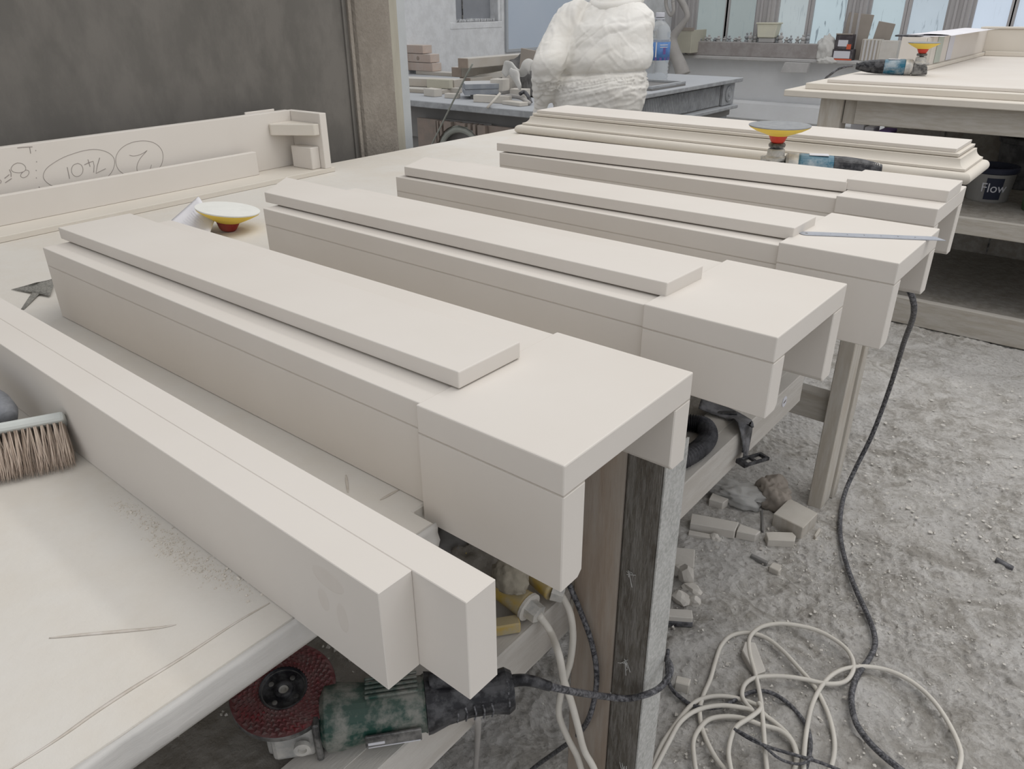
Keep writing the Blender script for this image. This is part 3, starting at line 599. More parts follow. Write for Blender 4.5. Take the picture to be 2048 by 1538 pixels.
# ---------------------------------------------------------------- angle grinders
def grinder(name, label, loc, rz, body, R=.074, L=.29, group=None):
    t = thing(name, label, 'grinder', loc, rz, group); zc = .038
    X = Matrix.Translation((0, 0, zc)) @ Matrix.Rotation(math.pi / 2, 4, 'Y')
    bm = BM(); add_prism(bm, [(-.042, .006), (.032, .002), (.034, .030), (.028, .056), (-.024, .056), (-.036, .042)], -.032, .032, lambda p_, y: (p_[0], y, p_[1])); obj('gear_head', bm, DARKM, t, .006, seg=2)
    bm = BM(); add_lathe(bm, [(.032, .052), (.033, .064), (.026, .066), (.025, .086), (.021, .088)], 28); add_box(bm, -.042, .0, -.020, .020, .0525, .062); obj('spindle_collar', bm, CASTM, t, .002)
    bm = BM(); add_lathe(bm, [(.010, .088), (.010, .092), (.0235, .0925), (.025, .099), (.022, .104)], 28); obj('spindle_nut', bm, DARKM, t, .0006)
    bm = BM(); add_lathe(bm, [(.033, .030), (.038, .038), (.0385, .066)], 28, X); obj('collar', bm, CASTM, t)
    bm = BM(); add_lathe(bm, [(.036, .066), (.0385, .072), (.037, .11), (.035, .165)], 28, X)
    for a in (-1, 1): add_box(bm, .085, .155, a * .0385 - .002, a * .0385 + .002, zc - .006, zc - .001)
    obj('motor_housing', bm, body, t, .0006)
    bm = BM(); add_lathe(bm, [(.035, .1652), (.034, .20), (.030, .24), (.023, L - .025), (.016, L)], 28, X); rg_ = obj('rear_grip', bm, BLKP, t)
    bm = BM()
    for k in range(5): add_box(bm, L - .034 + k * .006, L - .031 + k * .006, -.012, .012, zc + .012, zc + .021 - k * .0006)
    obj('grip_ribs', bm, CASTM, rg_)
    bm = BM(); add_box(bm, .095, .150, -.016, .016, zc + .0355, zc + .0375); obj('rating_label', bm, LABELW, t, .0005)
    pad(t, .104, R, RED, ABR)
    return t
g1 = grinder('angle_grinder', 'teal angle grinder with an upturned pad beside the cornice', (-0.5576, 1.8767, 0.155)[:2] + (0.0,), 0.395, TEAL, R=.088, L=.30, group='sanding grinders')

def wheel_disc(t, M):
    bm = BM(); add_lathe(bm, [(.024, .0), (.058, .0015), (.0605, .0005), (.0605, -.006), (.03, -.008), (.012, -.006)], 56, M, cap=False); wr_ = obj('cutting_disc', bm, DARKM, t)
    t = wr_
    bm = BM()
    for rr in range(6):
        for k in range(40):
            a = 2 * math.pi * (k + .5 * (rr % 2)) / 40; R0 = .0285 + rr * .0052
            s = .0021 + .0004 * rr
            pts = [M @ Vector(((R0 + dx * s) * math.cos(a + dy * s / R0), (R0 + dx * s) * math.sin(a + dy * s / R0), .0028 - (.0011 if h == 0 else 0))) for dx, dy, h in ((-1, -1, 0), (1, -.6, 0), (.2, 1.1, 0))]
            c = sum(pts, Vector()) / 3 + (M.to_3x3() @ Vector((0, 0, .0016)))
            vs = [bm.verts.new(p_) for p_ in pts]; vc = bm.verts.new(c)
            for i in range(3): bm.faces.new((vs[i], vs[(i + 1) % 3], vc))
    tag(obj('abrasive_grit', bm, mat('red_grit', (.15, .018, .022), .6, (.09, .055, .055), 80, .8, dust=(.12, .11, .10), damt=.5, dscale=60), t), kind='stuff')
    bm = BM(); add_lathe(bm, [(.0265, .0015), (.060, .0017)], 56, M, cap=False); obj('disc_face', bm, mat('dark_red_disc', (.10, .035, .035), .8, (.18, .03, .035), 50, .8, dust=(.17, .15, .14), damt=.5, dscale=50), t)
    bm = BM(); add_lathe(bm, [(.0275, .0030), (.0262, .0032), (.0255, .0005), (.024, -.003), (.011, -.0035), (.0105, .0005), (.0085, .0012), (.0062, .0012), (.0058, -.004)], 48, M, cap=False); obj('centre_cup', bm, BLKP, t)
    for k in range(4):
        a = math.pi / 2 * k + .3; bm = BM(); add_lathe(bm, [(.0032, -.003), (.0032, -.0022), (.002, -.0018)], 14, M @ Matrix.Translation((.0175 * math.cos(a), .0175 * math.sin(a), 0))); obj('pin_hole', bm, DARKM, t)
    bm = BM(); add_lathe(bm, [(.0057, -.012), (.0057, -.001), (.0035, -.001), (.0035, -.01)], 20, M, cap=False); obj('spindle_tip', bm, CASTM, t)
G3S = .94
gh, ge = Vector((-0.2729, -0.1397, -0.275)), Vector((-0.1225, 0.0366, -0.275)); gv = ge - gh
t = thing('angle_grinder', 'large green angle grinder with a red cutting disc on the shelf under the bench', 'grinder', (gh.x, gh.y, -.3035), math.atan2(gv.y, gv.x))
zc = .036
X3 = Matrix.Translation((0, 0, zc)) @ Matrix.Rotation(math.pi / 2, 4, 'Y')
bm = BM(); add_box(bm, -.030, .022, -.028, .030, .006, .056); add_box(bm, -.036, .012, -.022, .024, .010, .046); obj('gear_head', bm, CASTM, t, .006, seg=2)
bm = BM(); add_box(bm, .022, .030, -.034, .036, .002, .064); obj('guard_plate', bm, DARKM, t, .002)
bm = BM(); add_lathe(bm, [(.010, .0), (.010, .006), (.0055, .006), (.005, .002)], 20, Matrix.Translation((.008, -.034, .034)) @ Matrix.Rotation(math.pi / 2, 4, 'X'), cap=True); obj('handle_socket', bm, CASTM, t)
for dx, dy in ((-.026, -.024), (.014, -.022)):
    bm = BM(); add_lathe(bm, [(.0045, .056), (.0045, .058), (.002, .0585)], 14, Matrix.Translation((dx, dy + .004, 0))); obj('screw', bm, DARKM, t)
bm = BM(); add_lathe(bm, [(.032, .030), (.040, .036), (.040, .052), (.035, .085), (.034, .155), (.036, .158)], 32, X3)
for k in range(5): add_box(bm, .085, .150, -.012 + k * .007, -.008 + k * .007, zc + .034, zc + .038)
obj('motor_housing', bm, GREEN, t, .0008)
bm = BM(); add_box(bm, .082, .150, -.0415, -.0375, .020, .040); rp_ = obj('rating_plate', bm, DARKM, t, .001)
bm = BM(); add_box(bm, .085, .105, -.0421, -.0413, .026, .030); add_box(bm, .085, .148, -.0421, -.0413, .0215, .0228); obj('plate_print', bm, LABELW, rp_)
bm = BM(); add_lathe(bm, [(.038, .1585), (.037, .165), (.030, .185), (.0255, .215), (.026, .245), (.029, .262), (.024, .270)], 28, X3); rg3 = obj('rear_grip', bm, BLKP, t)
bm = BM()
for k in range(5): add_tube(bm, [(.195 + .011 * k, -.0265, .024), (.197 + .011 * k, -.028, .036), (.195 + .011 * k, -.0245, .046)], .0012, 6, 3)
for k in range(7): add_box(bm, .2605, .2625, -.0285 + .006 * k, -.0255 + .006 * k, zc + .0, zc + .028 - abs(k - 3) * .004)
obj('grip_ribs', bm, CABLEB, rg3)
bm = BM(); add_tube(bm, [(.165, .0, zc + .035), (.185, .0, zc + .036), (.235, .0, zc + .030)], [.010, .012, .008], 12, 5); obj('switch', bm, BLKP, t, smooth=True)
dc = (-0.2974, -0.1356, -0.235)
t.scale = (.95, .95, .95)
Md = (W(t) @ Matrix.Scale(.95, 4)).inverted() @ Matrix.Translation(dc) @ Matrix.Rotation(math.radians(9), 4, Vector((.5, .8, 0))) @ Matrix.Rotation(math.radians(3), 4, 'Y')
wheel_disc(t, Md)
bm = BM(); add_lathe(bm, [(.016, -.03), (.018, -.02), (.012, -.006)], 24, Md); obj('spindle_collar', bm, CASTM, t)

# its cable: down past the near post to the floor
def cable(name, label, pts, rad, m, cat='cable', group=None, seg=9, k=6):
    bm = BM(); add_tube(bm, pts, rad, seg, k); o = obj(name, bm, m, smooth=True); return tag(o, label, cat, group)
t = thing('grinder_lead', 'black dusty lead of the green grinder passing in front of the near post', 'cable', (-.12, .1, -.30))
p0 = [(-0.1281, 0.0576, -0.275), (-0.1039, 0.0773, -0.27), (-0.0814, 0.0996, -0.285)]; p1 = [(-0.0814, 0.0996, -0.285), (-0.0736, 0.1456, -0.33), (-0.0736, 0.225, -0.4095), (-0.0532, 0.255, -0.4258), (-0.026, 0.2578, -0.4006), (-0.02, 0.2889, -0.4097), (-0.015, 0.3042, -0.3962), (-0.02, 0.3175, -0.3936), (-0.04, 0.345, -0.4123), (-0.08, 0.4059, -0.491), (-0.0724, 0.36, -0.47), (-0.0945, 0.38, -0.5718)]
bm = BM(); add_tube(bm, p0, [.0085, .0075, .0062], 12, 6); obj('strain_relief', bm, BLKP, t, smooth=True, world=W(t))
bm = BM(); add_tube(bm, p1, .0048, 10, 6); obj('cord', bm, CABLEB, t, smooth=True, world=W(t))

# ---------------------------------------------------------------- things on the lower shelf
def blob(name, label, cat, c, dims, m, amp=.25, sc=3., seed=0, rz=0., flat=True, sub=4):
    bm = BM(); bmesh.ops.create_icosphere(bm, subdivisions=sub, radius=1)
    for v in bm.verts:
        n = noise.noise(v.co * sc + Vector((seed * 3.7, 0, 0))) + .5 * noise.noise(v.co * sc * 2.3 + Vector((seed, 9, 0)))
        rdg = 1 - abs(noise.noise(v.co * sc * 1.3 + Vector((0, seed * 5.1, 2)))) * 2
        v.co = v.co * (1 + amp * n + amp * .5 * rdg)
        if flat and v.co.z < -.55: v.co.z = -.55
        v.co = Vector((v.co.x * dims[0], v.co.y * dims[1], (v.co.z + .55) * dims[2] / 1.5))
    o = obj(name, bm, m, smooth=(sub >= 4)); o.location = c; o.rotation_euler = (0, 0, rz); return tag(o, label, cat)
t = thing('power_connector', 'dusty yellow power connector with a grey nut and a white lead, on the lower beam', 'connector', (-0.2145, 0.2058, -0.3), 0)
k0 = Vector((-0.2511, 0.1877, -0.27)); k1 = Vector((-0.1869, 0.1883, -0.278)); k2 = Vector((-0.1654, 0.187, -0.281))
bm = BM(); add_tube(bm, [k0, k0.lerp(k1, .5), k1], [.017, .018, .020], 18, 4); obj('body', bm, YELLOW, t, smooth=True, world=W(t))
bm = BM(); add_tube(bm, [k1, k1.lerp(k2, .2)], .0215, 18, 0); obj('collar', bm, CHIP, t, world=W(t))
bm = BM(); add_tube(bm, [k1.lerp(k2, .2), k2], [.015, .014], 6, 0); obj('gland_nut', bm, CASTM, t, world=W(t))
wp = [(-0.1654, 0.187, -0.281), (-0.1555, 0.2003, -0.315), (-0.1213, 0.175, -0.3186), (-0.1151, 0.18, -0.3664), (-0.1053, 0.185, -0.4055), (-0.0957, 0.19, -0.4522), (-0.0887, 0.2, -0.5101), (-0.0682, 0.21, -0.5707), (-0.058, 0.24, -0.7694), (-0.0243, 0.24, -0.9912)]
bm = BM(); add_tube(bm, wp, .0052, 10, 6); tag(obj('lead', bm, CABLEW, t, smooth=True, world=W(t)), 'white hanging lead')
t = thing('power_connector', 'yellow and grey power connector half hidden below the block of the nearest pilaster', 'connector', (-0.1844, 0.2638, -0.3), 0)
k0 = Vector((-0.2254, 0.2435, -0.275)); k1 = Vector((-0.1788, 0.2369, -0.28)); k2 = Vector((-0.1628, 0.2433, -0.283))
bm = BM(); add_tube(bm, [k0, k0.lerp(k1, .5), k1], [.013, .014, .015], 16, 4); obj('body', bm, YELLOW, t, smooth=True, world=W(t))
bm = BM(); add_tube(bm, [k1, k2], [.014, .012], 6, 0); obj('gland_nut', bm, CASTM, t, world=W(t))
wp = [(-0.1674, 0.2423, -0.283), (-0.1458, 0.235, -0.3002), (-0.1391, 0.235, -0.3395), (-0.1385, 0.23, -0.3847), (-0.1422, 0.225, -0.4137), (-0.1469, 0.22, -0.4492), (-0.1493, 0.22, -0.4998), (-0.1387, 0.23, -0.5519), (-0.1194, 0.24, -0.6109), (-0.0947, 0.24, -0.7263), (-0.0767, 0.25, -1.022)]
bm = BM(); add_tube(bm, wp, .0052, 10, 6); tag(obj('lead', bm, CABLEW, t, smooth=True, world=W(t)), 'white hanging lead')
cable('grey_hanging_lead', 'thin dusty grey lead looping in front of the pinkish post board', [(-0.1617, 0.255, -0.2718), (-0.1463, 0.262, -0.3156), (-0.1254, 0.263, -0.3626), (-0.113, 0.263, -0.4156), (-0.1112, 0.26, -0.4647), (-0.1151, 0.25, -0.5133), (-0.1589, 0.2831, -0.62), (-0.2253, 0.3211, -0.75), (-0.293, 0.3583, -0.88), (-0.3246, 0.3416, -0.935)], .0042, CABLEB)
cable('grey_hanging_lead', 'grey dusty lead hanging straight down off the beam below the green grinder', [(-0.1461, 0.0274, -0.312), (-0.145, 0.032, -0.33), (-0.2181, 0.1078, -0.5), (-0.275, 0.1619, -0.66), (-0.3504, 0.2338, -0.9)], .0045, PIPEM)
chunk('yellow_block', 'small yellow plastic block beside the connector', 'block', (-0.2002, 0.1475, -0.302), (.05, .02, .018), .9, YELLOW)
chunk('yellow_strip', 'thin yellow strip among the rubble behind the stepped bar', 'strip', (-0.3131, 0.217, -0.268), (.03, .005, .004), .9, YEL2, tilt=(0, .2))
blob('rag_lump', 'dusty tan rag lump beside the connector', 'rag', (-0.2123, 0.1829, -0.25), (.026, .020, .040), mat('tan_rag', (.34, .31, .25), .95, (.26, .23, .18), 12, .7, .5, 90, .003), .22, 2.4, 3)
blob('rock_lump', 'dark grey rubble lump on the lower shelf behind the stepped bar', 'rubble', (-0.3075, 0.2229, -0.31), (.060, .045, .05), SHELF, .3, 2.5, 5)
blob('rock_lump', 'grey rubble lump under the block of the nearest pilaster', 'rubble', (-0.3632, 0.2317, -0.31), (.055, .045, .055), GREYD, .3, 2.5, 8)
chunk('bracket_plate', 'pale angled offcut just under the edge of the bench behind the stepped bar', 'offcut', (-.174, .095, -.075), (.05, .06, .010), .5, GREYF, tilt=(.25, .3))
# vacuum hose and strap
t = thing('vacuum_hose', 'black ribbed vacuum hose coiled on the shelf under the second pilaster', 'hose', (-0.2236, 0.7977, -0.304))
hp = [(-0.2852, 0.5927, -0.285), (-0.2348, 0.6154, -0.285), (-0.2096, 0.6638, -0.285), (-0.1972, 0.7303, -0.285), (-0.2027, 0.786, -0.285), (-0.2296, 0.8229, -0.285), (-0.2664, 0.812, -0.285), (-0.3013, 0.7712, -0.285), (-0.3203, 0.7051, -0.285)]
P_ = smooth_path(hp, 26); bm = BM(); add_tube(bm, P_, [.0175 + (.0016 if i % 3 == 0 else -.0014) for i in range(len(P_))], 16, 0); obj('ribbed_tube', bm, HOSE, t, world=W(t))
t = thing('black_strap', 'black webbing strap with a buckle draped over the lower beam', 'strap', (-0.1801, 0.8808, -0.304))
sp = [Vector(v) for v in [(-0.2813, 0.9084, -0.285), (-0.24, 0.9212, -0.296), (-0.2056, 0.9213, -0.3), (-0.169, 0.8852, -0.2891), (-0.166, 0.8963, -0.3227), (-0.163, 0.8925, -0.356), (-0.158, 0.8764, -0.3645)]]; sp = smooth_path(sp, 5)
bm = BM(); rows = []
for i, q in enumerate(sp):
    Tn = (sp[min(i + 1, len(sp) - 1)] - sp[max(i - 1, 0)]).normalized(); hw_ = .024 if i < 22 else .024 - .0012 * (i - 22)
    nrm = Vector((0, 0, 1)) if i < 12 else Vector((1, 0, 0)).lerp(Vector((0, 0, 1)), max(0, (17 - i) / 5)); sd = Tn.cross(nrm).normalized()
    rows.append([bm.verts.new(q + sd * hw_ * s + nrm * .002 * math.cos(s * 2 + i * .5)) for s in (-1, -.5, 0, .5, 1)])
for a, b in zip(rows, rows[1:]):
    for j in range(4): bm.faces.new((a[j], a[j + 1], b[j + 1], b[j]))
o = obj('webbing', bm, BLACK, t, smooth=True, world=W(t)); o.modifiers.new('s', 'SOLIDIFY').thickness = .002
bpart('slider', (-.006, .006, -.021, .021, -.002, .004), BLKP, t, .001, True, M=Matrix.Translation(sp[7]) @ Matrix.Rotation(-.9, 4, 'Z'))
ba, bb_ = Vector((-0.156, 0.8537, -0.3609)), Vector((-0.13, 0.9203, -0.3654)); bc = (bb_ - ba); Ml = Matrix.Translation(ba) @ bc.to_track_quat('X', 'Z').to_matrix().to_4x4(); BL = bc.length
bm = BM()
for b in ((0, BL, -.013, -.008, -.004, .004), (0, BL, .008, .013, -.004, .004), (0, .012, -.013, .013, -.005, .005), (BL - .008, BL, -.013, .013, -.004, .004), (BL * .45, BL * .55, -.008, .008, -.003, .003)): add_box(bm, *b, M=Ml)
obj('buckle', bm, BLKP, t, .001, world=W(t))

# ---------------------------------------------------------------- cables on the floor
def fl(pts): return pts
cable('black_floor_cable', 'long black speckled cable dropping beside the third block and winding across the floor', [(-.34, 1.352, .0075), (-.22, 1.345, .0075), (-.165, 1.340, .004), (-.06, 1.335, -.045)] + [(-0.0042, 1.3887, -0.14), (-0.0602, 1.6938, -0.36), (-0.0948, 1.8453, -0.57), (-0.1147, 1.8645, -0.74), (-0.1344, 1.8385, -0.86), (-0.1373, 1.7772, -0.925), (-0.1129, 1.666, -0.938), (-0.0764, 1.5535, -0.938), (-0.0271, 1.4487, -0.938), (0.0306, 1.3504, -0.938), (0.0785, 1.2803, -0.938), (0.1122, 1.2238, -0.938), (0.1292, 1.1774, -0.938), (0.1313, 1.1217, -0.938), (0.1255, 1.064, -0.938), (0.1285, 1.0099, -0.938), (0.1394, 0.9644, -0.938), (0.1642, 0.9157, -0.938), (0.1975, 0.8854, -0.938), (0.2332, 0.8673, -0.938), (0.2709, 0.8556, -0.938), (0.3117, 0.8451, -0.938)], .0068, CABLEB, seg=10)
cr = dict(s=.23437, o=(1280,1180))
c1 = [(-0.1195, 0.4852, -0.94), (-0.1294, 0.5356, -0.94), (-0.1414, 0.5964, -0.94), (-0.1436, 0.6629, -0.94), (-0.1403, 0.7338, -0.94), (-0.1243, 0.7716, -0.94), (-0.0973, 0.7996, -0.94), (-0.0625, 0.8171, -0.94), (-0.024, 0.8251, -0.94), (-0.0021, 0.8122, -0.94), (0.0246, 0.8059, -0.94), (0.055, 0.7955, -0.94), (0.0809, 0.7751, -0.94), (0.0973, 0.7449, -0.94), (0.1008, 0.7095, -0.94), (0.0912, 0.6712, -0.94)]
c2 = [(-0.1186, 0.4969, -0.934), (-0.1245, 0.5503, -0.934), (-0.1315, 0.6132, -0.934), (-0.136, 0.6744, -0.934), (-0.1202, 0.7271, -0.934), (-0.0842, 0.7702, -0.934), (-0.0398, 0.7957, -0.934), (-0.0249, 0.7995, -0.934), (-0.0465, 0.8108, -0.934), (-0.0622, 0.8274, -0.934), (-0.0686, 0.861, -0.934), (-0.055, 0.8961, -0.934), (-0.0136, 0.9338, -0.934), (0.0323, 0.9595, -0.934), (0.0796, 0.9799, -0.934), (0.1091, 1.0123, -0.934), (0.1128, 1.06, -0.934), (0.0946, 1.101, -0.934), (0.0588, 1.1255, -0.934), (-0.0015, 1.1326, -0.934), (-0.0669, 1.1071, -0.934), (-0.1044, 1.0708, -0.934), (-0.1194, 1.033, -0.934), (-0.1178, 0.9938, -0.934), (-0.0952, 0.9488, -0.934), (-0.0618, 0.9018, -0.934), (-0.0323, 0.8557, -0.934), (-0.0099, 0.8156, -0.934), (0.0153, 0.765, -0.934), (0.0413, 0.7119, -0.934), (0.0666, 0.6627, -0.934)]
c3 = [(0.0203, 0.6329, -0.942), (-0.0196, 0.6353, -0.942), (-0.0574, 0.6586, -0.942), (-0.0938, 0.6933, -0.942), (-0.1191, 0.7325, -0.942), (-0.1321, 0.776, -0.942), (-0.1409, 0.8298, -0.942), (-0.1544, 0.8828, -0.942), (-0.1664, 0.9403, -0.942), (-0.1612, 0.9894, -0.942), (-0.1309, 1.0264, -0.942), (-0.0893, 1.0369, -0.942), (-0.0411, 1.0212, -0.942), (0.007, 0.9937, -0.942), (0.054, 0.9642, -0.942), (0.0871, 0.931, -0.942), (0.1157, 0.893, -0.942), (0.1439, 0.8389, -0.942), (0.1571, 0.7844, -0.942), (0.1567, 0.7292, -0.942)]
c4 = [(-0.0382, 0.5653, -0.938), (-0.0623, 0.5971, -0.938), (-0.0912, 0.6459, -0.938), (-0.0967, 0.6869, -0.938), (-0.0897, 0.7238, -0.938), (-0.0623, 0.7545, -0.938), (-0.029, 0.7725, -0.938), (0.0034, 0.7789, -0.938), (0.0432, 0.7916, -0.938), (0.0782, 0.7746, -0.938), (0.1007, 0.7282, -0.938), (0.0997, 0.6796, -0.938)]
c5 = [(0.0121, 0.6132, -0.928), (-0.0178, 0.6585, -0.928), (-0.0314, 0.7025, -0.928), (-0.0329, 0.7354, -0.928), (-0.0191, 0.7777, -0.928), (-0.0118, 0.8116, -0.928), (-0.0223, 0.8236, -0.928)]
c6 = [(0.129, 0.6962, -0.934), (0.1046, 0.7628, -0.934), (0.0841, 0.8396, -0.934), (0.0719, 0.91, -0.934), (0.073, 0.9834, -0.934), (0.0881, 1.0356, -0.934), (0.1165, 1.0743, -0.934), (0.1496, 1.0986, -0.934), (0.1882, 1.1114, -0.934), (0.2329, 1.1073, -0.934), (0.2754, 1.0859, -0.934), (0.3122, 1.0503, -0.934), (0.3451, 1.0037, -0.934), (0.3623, 0.9629, -0.934), (0.3656, 0.9033, -0.934)]
t = thing('white_cable_coil', 'tangled coil of white cable on the dusty floor beside the near post', 'cable', (.05, .8, -ZT))
for cc in (c1, c2, c3, c4, c5, c6):
    bm = BM(); add_tube(bm, cc, .0052, 10, 6); obj('loop', bm, CABLEW, t, smooth=True, world=W(t))
cable('black_coil_cable', 'thin black dusty cable running from the near post through the white coil', [(-0.2574, 0.8367, -0.93), (-0.2346, 0.791, -0.935), (-0.2018, 0.7484, -0.938), (-0.1572, 0.7349, -0.941), (-0.1224, 0.7399, -0.941), (-0.0846, 0.7755, -0.941), (-0.0518, 0.8502, -0.941), (-0.0159, 0.879, -0.941), (0.033, 0.8735, -0.941), (0.0805, 0.8432, -0.941), (0.1062, 0.7992, -0.941), (0.1182, 0.74, -0.941), (0.123, 0.6931, -0.941)], .0048, CABLEB)
cable('grey_twisted_lead', 'grey twisted lead end lying across the white coil', [(-0.0341, 0.7203, -0.924), (0.0032, 0.7181, -0.924), (0.0445, 0.7248, -0.924), (0.0922, 0.7402, -0.924), (0.1389, 0.7552, -0.924), (0.1864, 0.7642, -0.924)], .0036, CABLEB)
cable('grey_twisted_lead', 'second grey strand bowing below the twisted lead end', [(-0.0256, 0.7181, -0.92), (0.0245, 0.7187, -0.92), (0.0721, 0.7081, -0.92), (0.1086, 0.7226, -0.92), (0.1232, 0.7537, -0.92)], .0030, CABLEB)

# ---------------------------------------------------------------- offcuts on the floor
def quad_block(name, label, cat, corners, zt_, m, bevel=.002, zb=-ZT - .006, group=None):
    bm = BM(); add_prism(bm, [c[:2] for c in corners], zb, zt_, lambda p_, z: (p_[0], p_[1], z))
    return tag(obj(name, bm, m, None, bevel), label, cat, group)
o = quad_block('timber_offcut', 'thick timber offcut with rings on its end at the foot of the far post', 'timber', [(-0.2636, 1.4983, -0.905), (-0.168, 1.4834, -0.905), (-0.1594, 1.5846, -0.905), (-0.2562, 1.6075, -0.905)], -.905, WOOD)
quad_block('stone_offcut', 'long broken stone strip on the floor left of the timber offcut', 'offcut', [(-0.4499, 1.3233, -0.925), (-0.3272, 1.3714, -0.925), (-0.3365, 1.4201, -0.925), (-0.4699, 1.3719, -0.925)], -.925, CHIP)
quad_block('stone_offcut', 'shorter broken stone piece touching the end of the long strip', 'offcut', [(-0.3251, 1.378, -0.928), (-0.2721, 1.396, -0.928), (-0.2682, 1.4235, -0.928), (-0.3324, 1.419, -0.928)], -.928, CHIP)
quad_block('stone_offcut', 'thin flat sliver in front of the long broken stone strip', 'offcut', [(-0.4391, 1.2935, -0.943), (-0.3745, 1.3207, -0.943), (-0.3785, 1.3388, -0.943), (-0.447, 1.3151, -0.943)], -.943, CHIP)
quad_block('stone_offcut', 'tiny cream sliver below the shorter broken piece', 'offcut', [(-0.3249, 1.3785, -0.943), (-0.2988, 1.3871, -0.943), (-0.3014, 1.4003, -0.943), (-0.3277, 1.3917, -0.943)], -.943, OFF2)
quad_block('stone_offcut', 'clean cream notched block in front of the timber offcut', 'offcut', [(-0.2368, 1.4003, -0.93), (-0.1725, 1.4428, -0.93), (-0.1797, 1.4699, -0.93), (-0.194, 1.4798, -0.93), (-0.2414, 1.4451, -0.93), (-0.2567, 1.4299, -0.93)], -.930, OFF2)
quad_block('stone_offcut', 'small pointed cream stone below the notched block', 'offcut', [(-0.1879, 1.2892, -0.932), (-0.158, 1.2862, -0.932), (-0.1571, 1.3057, -0.932), (-0.168, 1.3187, -0.932), (-0.1878, 1.3138, -0.932)], -.932, OFF2)
quad_block('stone_offcut', 'grey stone block half under the plastic sheet', 'offcut', [(-0.4595, 1.4695, -0.922), (-0.4155, 1.4769, -0.922), (-0.4113, 1.5113, -0.922), (-0.4668, 1.5093, -0.922)], -.922, CHIP)
quad_block('stone_offcut', 'slim tapering cream block under the white cable loop', 'offcut', [(-0.1175, 0.9514, -0.932), (-0.0601, 0.9004, -0.932), (-0.0465, 0.9266, -0.932), (-0.1034, 0.996, -0.932), (-0.1241, 0.9837, -0.932)], -.932, CHIP)
quad_block('stone_offcut', 'cube-like cream block beside the foot of the near post', 'offcut', [(-0.1956, 0.7563, -0.926), (-0.1656, 0.7675, -0.926), (-0.1715, 0.7888, -0.926), (-0.2027, 0.7769, -0.926)], -.926, OFF2)
quad_block('stone_offcut', 'flat grey plate on the floor beside the near post', 'offcut', [(-0.413, 1.1274, -0.935), (-0.3521, 1.1598, -0.935), (-0.3864, 1.2332, -0.935), (-0.4337, 1.207, -0.935)], -.935, CHIP)
quad_block('stone_offcut', 'flat offcut with a black underside beside the near post', 'offcut', [(-0.3174, 0.9295, -0.925), (-0.2581, 0.9679, -0.925), (-0.2743, 0.994, -0.925), (-0.3295, 0.9568, -0.925)], -.925, CHIP)
quad_block('black_strip', 'black strip under the flat offcut beside the near post', 'strip', [(-0.3136, 0.9253, -0.94), (-0.256, 0.967, -0.94), (-0.2659, 0.9863, -0.94), (-0.3259, 0.9475, -0.94)], -.940, BLACK)
for i, (u, lab, sz, sd) in enumerate((((-0.3512, 1.1136, -0.95), 'pointed stone fragment upright beside the near post', (.022, .016, .05), 2), ((-0.3768, 1.1329, -0.95), 'rounded stone fragment behind the pointed one', (.022, .02, .022), 5), ((-0.3185, 1.0883, -0.95), 'low rubble fragment right of the pointed one', (.026, .018, .016), 9), ((-0.3244, 1.0338, -0.95), 'dusty rubble fragment above the flat offcut', (.026, .022, .024), 12), ((-0.2928, 1.0469, -0.95), 'wedge-shaped fragment at the right of the rubble', (.018, .014, .022), 15), ((-0.3688, 1.3306, -0.95), 'greenish fragment in front of the long broken strip', (.016, .013, .018), 18))):
    blob('stone_fragment', lab, 'fragment', (u[0], u[1], -ZT - .004), sz, CHIP, .35, 2.0, sd, sub=2)
quad_block('black_sliver', 'dark sliver pointing at the small pointed stone', 'strip', [(-0.2527, 1.3166, -0.942), (-0.2029, 1.3116, -0.942), (-0.2019, 1.3234, -0.942), (-0.253, 1.3277, -0.942)], -.942, GREYD)
quad_block('black_sliver', 'short black sliver alone on the floor at the right', 'strip', [(0.2984, 1.7344, -0.942), (0.3442, 1.7188, -0.942), (0.3456, 1.7335, -0.942), (0.2997, 1.7494, -0.942)], -.942, BLACK)
quad_block('black_sliver', 'dark spike of sheet below the crumpled plastic', 'strip', [(-0.3179, 1.5428, -0.942), (-0.2748, 1.4477, -0.942), (-0.267, 1.4477, -0.942), (-0.314, 1.5527, -0.942)], -.942, GREYD)
quad_block('timber_batten', 'thin dusty batten at the right of the timber offcut', 'timber', [(-0.1417, 1.5165, -0.938), (-0.1337, 1.5107, -0.938), (-0.1344, 1.5593, -0.938), (-0.1436, 1.5644, -0.938)], -.938, WOOD)
def crumple(name, label, cat, c, dims, m, seed, rz=0.):
    bm = BM(); bmesh.ops.create_icosphere(bm, subdivisions=4, radius=1)
    for v in bm.verts:
        r_ = noise.noise(v.co * 1.1 + Vector((0, seed, 0))); q1_ = abs(noise.noise(Vector((v.co.x * 2.2, v.co.y * 2.2 + seed, v.co.z * 3.5)))); q2_ = abs(noise.noise(Vector((v.co.x * 4 + seed, v.co.y * 5, v.co.z * 4))))
        v.co = v.co * (.85 + .5 * r_ + .55 * min(q1_ * 2.2, .5) + .22 * min(q2_ * 2.5, .5))
        if v.co.z < -.5: v.co.z = -.5
        v.co = Vector((v.co.x * dims[0], v.co.y * dims[1], (v.co.z + .5) * dims[2] / 1.5))
    o = obj(name, bm, m, smooth=True); o.location = c; o.rotation_euler = (0, 0, rz); return tag(o, label, cat)
crumple('plastic_sheet', 'crumpled translucent grey sheet lying over the block near the beam', 'sheet', (-0.4045, 1.5549, -0.945), (.080, .044, .055), TARP, 1, .2)
crumple('paper_bag', 'crumpled grey bag standing by the timber offcut', 'bag', (-0.3025, 1.6013, -0.945), (.045, .032, .085), CARD, 6, .3)
